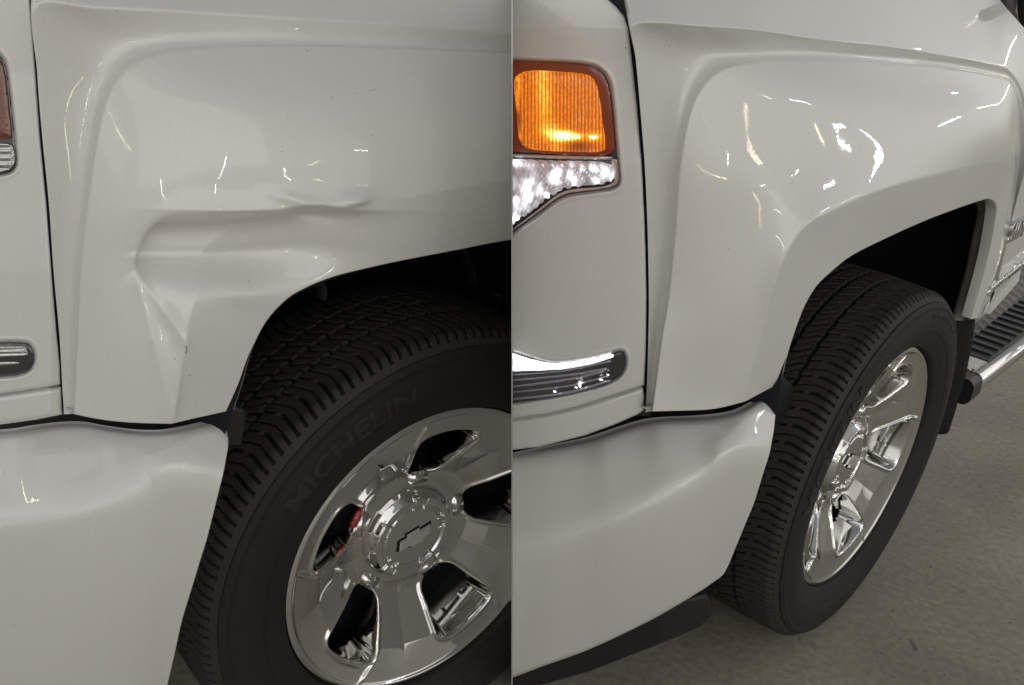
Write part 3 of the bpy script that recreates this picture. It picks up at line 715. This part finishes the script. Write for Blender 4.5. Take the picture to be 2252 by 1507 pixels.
# ================================================================== right truck body
RA = [(1420,906),(1423,850),(1426,740),(1427,649),(1424,498),(1418,365),(1408,239),(1398,130),(1389,60),(1440,50),(1530,56),(1650,64),(1790,84),(1951,101),(2080,122),(2165,138),(2223,158),(2256,230),(2262,350),(2250,470),(2225,560),(2178,690)]
RB = [(1435,904),(1442,850),(1457,740),(1472,649),(1487,498),(1497,365),(1517,260),(1545,195),(1590,153),(1660,138),(1735,134),(1851,134),(1951,141),(2050,148),(2133,158),(2185,169),(2221,184),(2240,240),(2246,350),(2232,470),(2210,560),(2168,690)]
RM = [(1515,902),(1522,850),(1532,740),(1545,649),(1565,520),(1590,410),(1625,330),(1665,280),(1710,250),(1760,235),(1820,225),(1900,222),(1980,222),(2060,222),(2130,222),(2180,225),(2212,235),(2228,270),(2236,360),(2224,480),(2202,570),(2160,695)]
RM2 = [(1580,897),(1590,850),(1606,740),(1622,660),(1650,560),(1680,480),(1710,425),(1750,390),(1795,365),(1845,345),(1900,330),(1955,318),(2015,308),(2075,298),(2130,292),(2175,290),(2206,295),(2222,315),(2232,365),(2216,480),(2196,580),(2155,698)]
RD = [(1641,882),(1651,815),(1665,770),(1679,716),(1695,649),(1718,583),(1752,520),(1785,486),(1818,469),(1860,449),(1901,431),(1945,415),(1984,403),(2050,387),(2100,374),(2145,364),(2190,357),(2216,359),(2226,385),(2210,490),(2190,585),(2148,700)]
RE = [(1714,843),(1719,832),(1735,769),(1755,709),(1775,662),(1801,623),(1838,589),(1860,571),(1884,556),(1915,540),(1951,523),(1985,507),(2017,493),(2055,477),(2090,464),(2123,452),(2156,441),(2178,437),(2192,450),(2191,480),(2172,580),(2138,702)]
K = len(RA); k = np.arange(K)
RB0 = near(RB, RA, .10)
rA = np.interp(k, [0, 4, 7, 8, 10, 14, 16, 21], [-.005, -.012, -.026, -.030, .016, .057, .07, .128])
rB = np.interp(k, [0, 4, 7, 10, 14, 16, 17, 21], [.017, .009, .004, .036, .070, .080, .110, .134])
rB0 = rA+(rB-rA)*.52
rM = np.interp(k, [0, 4, 7, 10, 14, 16, 17, 21], [.049, .046, .053, .084, .128, .132, .138, .141])
rM2 = np.interp(k, [0, 4, 7, 10, 14, 16, 17, 21], [.080, .085, .098, .124, .156, .158, .155, .147])
rD = np.interp(k, [0, 4, 7, 10, 14, 21], [.104, .118, .134, .150, .168, .152])
rE = np.interp(k, [0, 4, 7, 10, 14, 21], [.110, .128, .138, .146, .160, .150])
RT = [(x-1, y) for x, y in RA[:7]]+[(1395,110),(1372,-25),(1440,-90),(1530,-120),(1650,-120),(1790,-110),(1951,-90),(2080,-60),(2165,-30),(2215,20),(2290,120),(2300,250),(2290,400),(2262,520),(2240,620)]
rT = np.concatenate([rA[:7]-.012, [-.05, -.10], rA[9:17]-np.array([.12, .15, .16, .16, .16, .15, .13, .10]), rA[17:]+.003])
G = sheet(1, [RT, RA, RB0, RB, RM, RM2, RD, RE], [rT, rA, rB0, rB, rM, rM2, rD, rE], 760, 420, 3, 1.7, breaks=[0,1,3,6,7])
G = flange(G, .022, .002, 'TL')
finish(grid_obj('fender', G, M_PAINT, TR), 1)['label'] = 'smooth repaired fender'
# head lamp surround
RDRL = rounded([(1060,745),(1126,772),(1163,784),(1203,796),(1236,798),(1286,791),(1336,779),(1362,770),(1373,773),(1378,788),(1377,808),(1366,828),(1336,846),(1269,864),(1203,877),(1126,888),(1060,892)])
RLMP = rounded([(1060,128),(1126,131),(1219,134),(1279,138),(1312,145),(1333,162),(1344,186),(1350,232),(1355,290),(1361,350),(1366,396),(1361,410),(1345,418),(1300,424),(1253,430),(1229,440),(1186,473),(1140,507),(1060,565)])
RHP = [(1060,-120),(1300,-120),(1310,-30),(1332,-6),(1354,14),(1373,36),(1382,62),(1392,149),(1402,239),(1412,365),(1418,498),(1422,649),(1421,750),(1417,848),(1352,868),(1269,895),(1203,910),(1126,921),(1060,928)]
def outR(X, Y): return np.interp(Y, [0, 60, 239, 365, 498, 649, 910], [-.05, -.038, -.024, -.016, -.012, -.009, -.005])-.45*np.clip(1420-X, 0, 400)/1000-.0006*np.clip(1420-X, 0, 400)**2/1000
finish(patch('headlamp_surround', 1, RHP, 3, side_panel(1, RHP, outR, [(RDRL, .010, 2.0), (RLMP, .010, 2.2)]), M_PAINT, TR), 1)
RFL = [(1060,936),(1126,926),(1203,915),(1269,900),(1352,873),(1414,853),(1417,870),(1416,903),(1402,912),(1352,934),(1286,958),(1186,983),(1126,990),(1060,995)]
finish(patch('filler_strip', 1, RFL, 4, lambda X, Y, sd: outR(X, Y)-.004*np.exp(sd/2.5), M_PAINT, TR), 1)
# headlight: bezel, amber indicator, faceted clear reflector, outer rim
hl = lamp_part('headlight', 1, RLMP, outR, -.0075, M_BEZEL, TR, 6, .0005); finish(hl, 1)
AMB = rounded([(1134,154),(1292,162),(1308,176),(1317,199),(1330,300),(1334,336),(1236,334),(1150,329),(1143,250)])
am = lamp_part('amber_lens', 1, AMB, outR, -.003, M_AMBL, hl, 2.0, .0025, lambda X, Y: .0007*np.sin(X*.80)); finish(am, 1)
def glow(X, Y):
    g = .80+.0*X
    g = g+1.1*np.exp(-((X-1197-(Y-230)*.05)/17)**2)*np.clip((320-Y)/90, 0, 1)
    g = g+9*bump2(X, Y, 1238, 299, 22, 9)+2.6*bump2(X, Y, 1268, 301, 14, 7)+2.2*bump2(X, Y, 1306, 302, 14, 8)+1.6*bump2(X, Y, 1212, 290, 22, 16)
    g = g+.7*bump2(X, Y, 1222, 325, 14, 12)
    g = g*(.6+.4*np.sin(X*.80))+.5*np.exp(-((X-1141)/5)**2)*np.clip((220-Y)/20, 0, 1)
    g = g*(1-.75*bump2(X, Y, 1275, 322, 26, 12))
    return g*1.0
glow_attr(am, 1, glow)
rim1 = lamp_part('amber_rim', 1, rounded([(1062,134),(1128,135),(1219,138),(1279,142),(1309,149),(1328,165),(1339,188),(1345,232),(1350,290),(1354,343),(1236,341),(1150,335),(1062,330)]), outR, -.0052, M_AMBD, hl, 4, .001); finish(rim1, 1)
def reflector_mat():
    m, t, b = nodes_of('lit_reflector_facets')
    b.inputs['Base Color'].default_value = (.66, .60, .64, 1); b.inputs['Metallic'].default_value = .7; b.inputs['Roughness'].default_value = .16; b.inputs['Coat Weight'].default_value = 1
    co = t.nodes.new('ShaderNodeTexCoord'); vo = t.nodes.new('ShaderNodeTexVoronoi'); vo.inputs['Scale'].default_value = 55
    t.links.new(co.outputs['Object'], vo.inputs['Vector'])
    bu = t.nodes.new('ShaderNodeBump'); bu.inputs['Strength'].default_value = .3; bu.inputs['Distance'].default_value = .003; t.links.new(vo.outputs[0], bu.inputs['Height']); t.links.new(bu.outputs[0], b.inputs['Normal'])
    at = t.nodes.new('ShaderNodeAttribute'); at.attribute_name = 'glow'
    mr_ = t.nodes.new('ShaderNodeMapRange'); mr_.inputs[1].default_value = .2; mr_.inputs[2].default_value = .62; mr_.inputs[3].default_value = 1.3; mr_.inputs[4].default_value = .25
    t.links.new(vo.outputs[0], mr_.inputs[0]); mu = t.nodes.new('ShaderNodeMath'); mu.operation = 'MULTIPLY'; t.links.new(at.outputs['Fac'], mu.inputs[0]); t.links.new(mr_.outputs[0], mu.inputs[1])
    t.links.new(mu.outputs[0], b.inputs['Emission Strength']); b.inputs['Emission Color'].default_value = (.93, .93, 1, 1)
    return m
M_REFL = reflector_mat()
CLR = rounded([(1060,352),(1150,352),(1236,356),(1348,357),(1352,390),(1344,402),(1322,408),(1262,412),(1226,424),(1180,458),(1130,494),(1060,545)])
cl = lamp_part('clear_lens', 1, CLR, outR, -.003, M_REFL, hl, 2.5, .002, lambda X, Y: .0015*np.sin(X*.30)*np.cos(Y*.25)); finish(cl, 1)
def glow2(X, Y):
    g = .12+0*X
    for cx, cy, a, q in ((1221,390,12,14),(1252,385,8,14),(1262,400,6,7),(1160,425,16,18),(1185,415,8,12),(1280,372,8,6),(1306,372,10,5),(1330,378,10,9),(1345,386,6,8),(1130,480,12,18),(1150,492,14,10),(1140,360,18,6),(1205,430,8,5),(1312,398,8,5),(1134,440,6,6),(1170,400,10,6)):
        g = g+5.5*bump2(X, Y, cx, cy, a*.7, q*1.0, 12)
    return g*(.75+.35*np.sin(X*.7+Y*.2))+.16
glow_attr(cl, 1, glow2)
tr_ = catmull(np.array([(1350,398),(1325,409),(1262,414),(1226,426),(1180,462),(1128,502),(1060,560)], float), np.linspace(0, 6, 30))
finish(lamp_part('lens_trim', 1, [(x, y-3.4) for x, y in tr_]+[(x, y+1.6) for x, y in tr_[::-1]], outR, -.0022, M_CLIP, hl, 8, .0003), 1)
tr_ = catmull(np.array([(1060,340),(1140,344),(1236,348),(1348,349)], float), np.linspace(0, 3, 12))
finish(lamp_part('lens_trim', 1, [(x, y-3) for x, y in tr_]+[(x, y+2) for x, y in tr_[::-1]], outR, -.0022, M_CHROME2, hl, 8, .0003), 1)
m_rim, t_, bb = nodes_of('clear_rim_glow'); bb.inputs['Base Color'].default_value = (.55, .50, .50, 1); bb.inputs['Metallic'].default_value = .8; bb.inputs['Roughness'].default_value = .2; bb.inputs['Emission Color'].default_value = (1, .50, .25, 1); bb.inputs['Emission Strength'].default_value = .05
cr2 = lamp_part('lens_rim', 1, rounded([(1352,350),(1358,352),(1362,394),(1357,406),(1342,413),(1300,419),(1252,424),(1227,434),(1184,467),(1138,500),(1060,555),(1060,548),(1132,497),(1182,461),(1228,427),(1262,415),(1322,411),(1346,405),(1354,391)]), outR, -.003, m_rim, hl, 5, .001); finish(cr2, 1)
for (px, py, rad) in ((1236, 299, 9), (1306, 302, 5), (1268, 301, 5)):
    th = np.linspace(0, 2*np.pi, 20, endpoint=False)
    q = patch('bulb_filament', 1, [(px+rad*1.5*math.cos(a), py+rad*.55*math.sin(a)) for a in th], 4, lambda X, Y, sd: outR(X, Y)+.0015, None, hl, .003)
    mm = bpy.data.materials.get('bulb_glow') or pbr('bulb_glow', (1, .7, .2), .4, emit=(1, .62, .12), es=7); q.data.materials.append(mm); finish(q, 1)
# daytime running lamp
dl = lamp_part('running_lamp', 1, RDRL, outR, -.007, M_BEZEL, TR, 5, .004); finish(dl, 1)
def drl_mat():
    m, t, b = nodes_of('running_lamp_light'); b.inputs['Base Color'].default_value = (.7, .7, .8, 1); b.inputs['Roughness'].default_value = .2; b.inputs['Coat Weight'].default_value = 1
    at = t.nodes.new('ShaderNodeAttribute'); at.attribute_name = 'glow'; b.inputs['Emission Color'].default_value = (.90, .90, 1, 1)
    co = t.nodes.new('ShaderNodeTexCoord'); vo = t.nodes.new('ShaderNodeTexNoise'); vo.inputs['Scale'].default_value = 90; vo.inputs['Detail'].default_value = 4
    mr_ = t.nodes.new('ShaderNodeMapRange'); mr_.inputs[1].default_value = .35; mr_.inputs[2].default_value = .65; mr_.inputs[3].default_value = .45; mr_.inputs[4].default_value = 1.5
    t.links.new(co.outputs['Object'], vo.inputs['Vector']); t.links.new(vo.outputs[0], mr_.inputs[0])
    mu = t.nodes.new('ShaderNodeMath'); mu.operation = 'MULTIPLY'; t.links.new(at.outputs['Fac'], mu.inputs[0]); t.links.new(mr_.outputs[0], mu.inputs[1]); t.links.new(mu.outputs[0], b.inputs['Emission Strength'])
    return m
M_DRL = drl_mat()
t1 = lamp_part('light_strip', 1, rounded([(1060,752),(1126,777),(1163,790),(1203,800),(1236,802),(1286,796),(1330,785),(1350,779),(1350,786),(1300,802),(1240,813),(1180,816),(1126,818),(1060,818)]), outR, -.0032, M_DRL, dl, 3, .001); finish(t1, 1)
glow_attr(t1, 1, lambda X, Y: .75+1.6*np.clip((1225-X)/80, 0, 1)+.5*np.exp(-((Y-(808-(X-1230)*.2))/4)**2))
M_BAR = pbr('clear_light_bar', (.35, .35, .42), .15, .7, 1)
for a, b2, c2, w_ in (((1126,838),(1250,826),(1336,812),2.2), ((1126,852),(1260,834),(1330,816),2.6), ((1126,864),(1250,850),(1340,828),1.6), ((1126,880),(1250,866),(1345,838),1.3), ((1060,829),(1230,818),(1345,795),1.4)):
    c = catmull(np.array([(a[0]-60, a[1]+4), a, b2, c2], float), np.linspace(0, 3, 16)); pl = [(x, y-w_*(.3+.9*i/15)) for i, (x, y) in enumerate(c)]+[(x, y+w_*(.3+.9*i/15)) for i, (x, y) in reversed(list(enumerate(c)))]
    finish(lamp_part('light_bar', 1, pl, outR, -.0025, M_BAR, dl, 8, .0005), 1)
M_SPK = pbr('led_point', (1, 1, 1), .3, emit=(1, .98, .92), es=2.2)
for px, py, rw, rh in ((1276.5,846,1.6,7), (1221,862,2.2,2.2), (1268,853,2,1.4), (1323,836,3.4,1.6), (1338,825,1.8,1.5)):
    th = np.linspace(0, 2*np.pi, 12, endpoint=False)
    finish(patch('led', 1, [(px+rw*math.cos(a), py+rh*math.sin(a)) for a in th], 6, lambda X, Y, sd: outR(X, Y)+.001, M_SPK, dl, .002), 1)

# --- bumper, right
q0 = [(1040,1014),(1126,1001),(1203,985),(1286,968),(1332,954),(1402,931),(1452,922),(1535,918),(1601,911),(1638,898),(1668,880),(1687,872),(1704,886)]
q1 = [(1040,1030),(1126,1018),(1203,1003),(1286,986),(1334,972),(1406,949),(1456,939),(1538,935),(1604,930),(1640,917),(1668,900),(1690,889),(1706,905)]
q2 = [(1040,1120),(1126,1108),(1203,1092),(1286,1070),(1345,1052),(1414,1026),(1470,1003),(1540,985),(1588,966),(1630,950),(1665,940),(1692,930),(1702,945)]
q3 = [(1040,1208),(1126,1199),(1203,1187),(1286,1160),(1352,1139),(1419,1109),(1485,1076),(1545,1039),(1582,1005),(1622,985),(1658,985),(1684,990),(1693,995)]
q4 = [(1040,1290),(1126,1284),(1203,1272),(1286,1250),(1352,1230),(1419,1204),(1480,1175),(1535,1145),(1575,1120),(1610,1105),(1635,1102),(1652,1105),(1658,1107)]
q5 = [(1040,1400),(1126,1392),(1203,1378),(1286,1358),(1352,1336),(1410,1313),(1460,1290),(1505,1265),(1540,1243),(1568,1227),(1587,1222),(1598,1228),(1602,1243)]
q6 = [(1040,1505),(1126,1485),(1203,1458),(1286,1430),(1345,1405),(1398,1380),(1445,1355),(1487,1332),(1520,1312),(1548,1296),(1568,1282),(1583,1272),(1590,1266)]
q7 = [(1040,1522),(1126,1502),(1203,1474),(1286,1445),(1345,1420),(1400,1394),(1450,1369),(1492,1345),(1526,1325),(1553,1308),(1572,1294),(1587,1282),(1594,1272)]
BRWS = densify([q0, q1, q2, q3, q4, q5, q6, q7], 4)
G = sheet(1, BRWS, bumper_outs(BRWS, q0, q3, [1040, 1126, 1286, 1452, 1600, 1700], [-.165, -.110, -.012, .070, .128, .154], .00046, .022), 300, 320, 4, 3, fair=.35)
G[..., 1] -= .012*np.exp(-((np.linspace(1, 0, G.shape[1]))/.03)**2)[None]
G = flange(G, .03, .003, 'BTR', .006)
finish(grid_obj('bumper', G, M_PAINT, TR), 1)
gap = [(1060,975),(1126,965),(1286,940),(1417,890),(1440,895),(1568,888),(1640,872),(1717,825),(1745,850),(1735,960),(1620,960),(1450,950),(1300,1000),(1126,1030),(1060,1040)]
def outg(X, Y): return np.interp(X, [1060, 1126, 1286, 1452, 1600, 1740], [-.34, -.28, -.17, -.05, .045, .07])
finish(patch('bumper_gap_trim', 1, gap, 12, lambda X, Y, sd: outg(X, Y)-.012, M_BLACK, TR, .03), 1)
finish(patch('panel_seal', 1, [(1320,-40),(1375,0),(1400,60),(1412,149),(1420,239),(1430,365),(1436,498),(1438,649),(1436,850),(1430,915),(1404,915),(1405,850),(1408,649),(1404,498),(1398,365),(1388,239),(1376,149),(1364,62),(1345,34),(1310,5)], 10, lambda X, Y, sd: outR(X, Y)-.013, M_CLIP, TR, .01), 1)
finish(patch('strip_seal', 1, [(1060,920),(1126,912),(1203,901),(1269,886),(1352,860),(1417,838),(1419,860),(1352,884),(1269,910),(1126,936),(1060,946)], 10, lambda X, Y, sd: outR(X, Y)-.012, M_CLIP, TR, .01), 1)
# valance and tow structure below the bumper
val = [(1060,1480),(1126,1460),(1286,1410),(1400,1360),(1500,1315),(1552,1302),(1566,1318),(1568,1338),(1562,1358),(1540,1378),(1480,1405),(1300,1475),(1060,1545)]
finish(patch('lower_valance', 1, val, 8, lambda X, Y, sd: np.interp(X, [1060, 1286, 1452, 1600], [-.24, -.10, .00, .065])-.006*np.exp(sd/4), M_BLACK, TR, .10), 1)
# hood, cowl and mirror that peep in at the top
hood = [(1060,-160),(1330,-160),(1330,-40),(1400,60)]
liner(1, [(1700,960)]+RE[1:]+[(2135,705),(2100,850),(2055,945)], np.array([.13]*len(RE)+[.09,.06,.06]), TR)
for pl, w_ in (([(1024,545),(1034,575),(1046,600),(1048,632)], 3.0), ([(1104,650),(1106,672),(1103,690)], 5.0), ([(712,622),(718,640),(716,662)], 3.0)):
    P = catmull(np.array(pl, float), np.linspace(0, len(pl)-1, 12)); pl2 = [(x-w_, y) for x, y in P]+[(x+w_, y) for x, y in P[::-1]]
    finish(patch('liner_rib', 0, pl2, 10, lambda X, Y, sd: -.03-.004*np.exp(sd/2), M_BLACK, TL, .02), 0)
# painted inner flange at the rear of the arch
fl_o = [(2150,440),(2176,440),(2190,456),(2190,480),(2181,533),(2164,599),(2147,656),(2135,705)]
fl_i = [(2120,444),(2148,444),(2156,462),(2153,485),(2146,520),(2131,590),(2114,650),(2098,705)]
fl_m = near(fl_o, fl_i, .5); fl_m1 = near(fl_o, fl_i, .25); fl_m3 = near(fl_o, fl_i, .72)
G = sheet(1, [fl_o, fl_m1, fl_m, fl_m3, fl_i], [.146, .135, .118, .112, .085], 120, 60, 2, 1.5, curve='cat')
finish(grid_obj('arch_flange', G, M_PRIMER, TR), 1)
# mud flap
flap = [(2112,652),(2121,648),(2142,654),(2150,660),(2149,672),(2145,704),(2138,759),(2130,797),(2122,835),(2115,860),(2108,880),(2101,905),(2088,948),(2081,955),(2064,956),(2044,952),(2050,900),(2072,800),(2078,720),(2090,700),(2104,680)]
finish(patch('mud_flap', 1, flap, 9, lambda X, Y, sd: .104+.0*X-.006*np.exp(sd/3), pbr('mud_flap_rubber', (.004, .004, .004), .8, spec=.15, bump=.4, bscale=150), TR, .02), 1)
# front door with chrome moulding, badge and rocker
M_DOOR = M_PAINT
DR = [[(2262,215),(2290,215),(2320,215)],[(2258,360),(2290,350),(2320,340)],[(2236,440),(2280,415),(2320,395)],[(2214,530),(2270,485),(2320,445)],[(2188,640),(2255,568),(2320,515)],
      [(2170,680),(2245,600),(2320,540)],[(2150,715),(2235,625),(2320,552)],[(2112,765),(2235,664),(2320,584)]]
G = sheet(1, DR, [.138, .141, .142, .142, .139, .120, .092, .03], 40, 160, 1, 2)
dr = grid_obj('front_door', G, M_DOOR, TR)
dr2 = finish(dr, 1)
mold = [(2168,645),(2178,630),(2252,571),(2310,527),(2310,541),(2252,586),(2180,645),(2172,650)]
finish(patch('chrome_moulding', 1, mold, 6, lambda X, Y, sd: .150+.006*(1-np.exp(sd/2.5)), M_CHROME, dr2, .02), 1)
finish(patch('door_gap_seal', 1, [(2230,440),(2232,440),(2215,530),(2202,590),(2191,636),(2189,636),(2200,588),(2213,525)], 8, lambda X, Y, sd: .1425+0*X, M_PRIMER, TR, .004), 1)
# badge letters
cu = bpy.data.curves.new('t', 'FONT'); cu.body = 'SILV'; cu.size = .062; cu.extrude = .004; cu.bevel_depth = .0012; cu.offset = .0014; cu.shear = .2; cu.space_character = 1.05
to = bpy.data.objects.new('t', cu); C.collection.objects.link(to); dg = bpy.context.evaluated_depsgraph_get(); me = bpy.data.meshes.new_from_object(to.evaluated_get(dg)); bpy.data.objects.remove(to)
L0 = onaxis(1, 2207, 533, .1425)
V = np.empty(len(me.vertices)*3, np.float32); me.vertices.foreach_get('co', V); V = V.reshape(-1, 3)
V2 = np.stack([L0[0]+V[:, 0], -(.145+V[:, 2]), L0[2]+V[:, 1]], 1).astype(np.float32); me.vertices.foreach_set('co', V2.ravel()); me.update()
finish(link('badge_lettering', me, M_CHROME2, dr2, False), 1)

# running board
Z = .42
x0, x1 = .775, 2.3; oi, oo = -.03, .098
def bar(name, prof, xa, xb, mat, T, cap=True):
    """prof: list of (out,z) closed; extruded along x"""
    n = len(prof); V = []; 
    for x in (xa, xb):
        for o_, z in prof: V.append((x, -o_, z))
    bm = bmesh.new(); vs = [bm.verts.new(v) for v in V]
    for i in range(n): j = (i+1) % n; bm.faces.new((vs[i], vs[j], vs[n+j], vs[n+i]))
    if cap: bm.faces.new(vs[:n][::-1]); bm.faces.new(vs[n:])
    bmesh.ops.recalc_face_normals(bm, faces=bm.faces[:])
    me = bpy.data.meshes.new(name); bm.to_mesh(me); bm.free(); return link(name, me, mat, T, False)
def rprof(o0, o1, z0, z1, r=.02, n=6):
    P = []
    for cx, cy, a0 in ((o1-r, z1-r, 0), (o0+r, z1-r, 90), (o0+r, z0+r, 180), (o1-r, z0+r, 270)):
        for i in range(n+1): a = math.radians(a0+90*i/n); P.append((cx+r*math.cos(a), cy+r*math.sin(a)))
    return P
sb = bar('running_board', rprof(-.035, .118, Z-.075, Z-.004, .03, 8), .70, 2.6, M_CHROME, TR)
me = sb.data; me.polygons.foreach_set('use_smooth', np.ones(len(me.polygons), bool)); finish(sb, 1)
pd = bar('step_pad', rprof(oi, oo, Z-.02, Z, .006, 3), x0, 2.6, M_BLACK, sb); 
for i in range(22):
    x = x0+.045+i*.052
    rb = box('tread_rib', (x, (oi+oo)/2+.008, Z+.002), (.012, .092, .007), M_BLACK, sb, None, .002)
cp = bar('end_cap', rprof(-.037, .116, Z-.082, Z-.012, .022, 6), .635, .706, pbr('cap_plastic', (.018, .018, .02), .35), sb)

# cowl, windscreen corner and mirror at the upper right
finish(patch('hood_edge_trim', 1, [(2150,-8),(2166,-6),(2217,24),(2215,29),(2155,2)], 6, lambda X, Y, sd: -.07+0*X, M_CHROME2, TR, .01), 1)
finish(patch('windscreen', 1, [(2152,-60),(2230,-60),(2229,28),(2216,24),(2168,-4)], 8, lambda X, Y, sd: -.075+0*X, M_GLASS, TR, .02), 1)
finish(patch('pillar_trim', 1, [(2230,-60),(2252,-60),(2300,-60),(2300,140),(2262,130),(2250,90),(2232,32)], 8, lambda X, Y, sd: -.055+0*X, M_PAINT, TR, .02), 1)
mir = rounded([(2250,-40),(2300,-60),(2330,40),(2300,90),(2268,80),(2252,58),(2247,20)])
finish(patch('mirror_housing', 1, mir, 8, lambda X, Y, sd: .00+.02*(1-np.exp(sd/20)), M_BLACK, TR, .01), 1)

# ================================================================== added divider: lightens the rim's reflections, blocks the amber glow
up = MX[1]; fw = -MX[2]
def rayp(py, dist):
    v = fw-up*((py-753.5)/FPX); return CAMP+v*dist
pts = []
front = [(-20, 1.08), (540, 1.12), (760, 1.14), (1000, 1.14), (1507, 1.14)]
Vp = [rayp(py, d+.09) for py, d in front]+[rayp(1507, 2.6), rayp(-20, 4.2)]
n = CUT_N*.0003
V = [tuple(v-n) for v in Vp]+[tuple(v+n) for v in Vp]; N = len(Vp)
bm = bmesh.new(); vs = [bm.verts.new(v) for v in V]; bm.faces.new(vs[:N][::-1]); bm.faces.new(vs[N:])
for i in range(N): j = (i+1) % N; bm.faces.new((vs[i], vs[j], vs[N+j], vs[N+i]))
me = bpy.data.meshes.new('divider'); bm.to_mesh(me); bm.free()
tag(link('added_divider', me, pbr('grey_board', (.64, .63, .60), .6), None, False), 'thin grey panel added between the two trucks to part them and to reflect and block light', 'divider')

# ================================================================== unseen tube lights, placed for the streaks they reflect in the paint
M_TUBE = pbr('tube_light_cool', (1, 1, 1), .5, emit=(.88, .97, 1.0), es=36)
M_TUBEW = pbr('tube_light_warm', (1, 1, 1), .5, emit=(1, .80, .50), es=22)
M_HOUS = pbr('fixture_white', (.6, .6, .58), .5)
TUBES = []
def tube(p0, p1, r, mat, label):
    p0 = Vector(p0); p1 = Vector(p1); d = p1-p0
    bm = bmesh.new(); bmesh.ops.create_cone(bm, cap_ends=True, segments=12, radius1=r, radius2=r, depth=d.length)
    me = bpy.data.meshes.new('tube'); bm.to_mesh(me); bm.free(); o = link('tube_lamp', me, mat, None); o.location = (p0+p1)/2; o.rotation_euler = d.to_track_quat('Z', 'Y').to_euler()
    tag(o, label, 'lamp', 'tube lamps round the trucks'); TUBES.append(o)
LIST = [((0.376, -2.757, 1.755), (0.612, -2.736, 1.29), 0),
        ((2.18, -1.99, 1.395), (2.174, -1.882, 1.985), 0),
        ((4.154, 0.952, 0.945), (4.03, 0.259, 0.956), 0),
        ((4.295, 1.811, 2.09), (4.279, 2.074, 2.095), 0),
        ((4.28, 2.362, 2.086), (4.287, 2.49, 2.017), 0),
        ((4.072, 1.268, 2.694), (4.178, 1.584, 2.479), 0),
        ((3.999, 0.456, 2.495), (4.061, 0.618, 2.45), 0),
        ((3.316, -1.289, 1.334), (3.404, -1.145, 1.632), 0),
        ((4.186, 3.279, 2.042), (3.993, 3.781, 2.104), 0),
        ((-2.49, 1.226, 3.6), (-2.46, 1.298, 3.6), 0),
        ((3.461, 4.886, 2.514), (3.527, 4.857, 2.54), 0),
        ((-2.617, -2.071, 2.336), (-1.819, -2.475, 2.355), 1),
        ((3.814, 0.965, 1.624), (3.818, 1.351, 1.993), 1),
        ((3.732, 4.281, 2.115), (3.079, 5.43, 1.196), 1),
        ((3.838, -0.257, 2.047), (3.738, -0.555, 1.879), 1),
        ((2.137, -2.172, 0.73), (3.223, -1.359, 0.916), 1),
        ((-3.009, 1.678, 2.95), (-2.82, 1.294, 3.191), 1),
        ((-4.299, 0.725, 2.241), (-4.22, 0.332, 2.151), 1)]
for i, (a, b, k_) in enumerate(LIST):
    tube(a, b, .009 if k_ else .011, M_TUBEW if k_ else M_TUBE, 'warm tube lamp out of view, placed for its streak in the paint' if k_ else 'cool tube lamp out of view, placed for its streak in the paint')
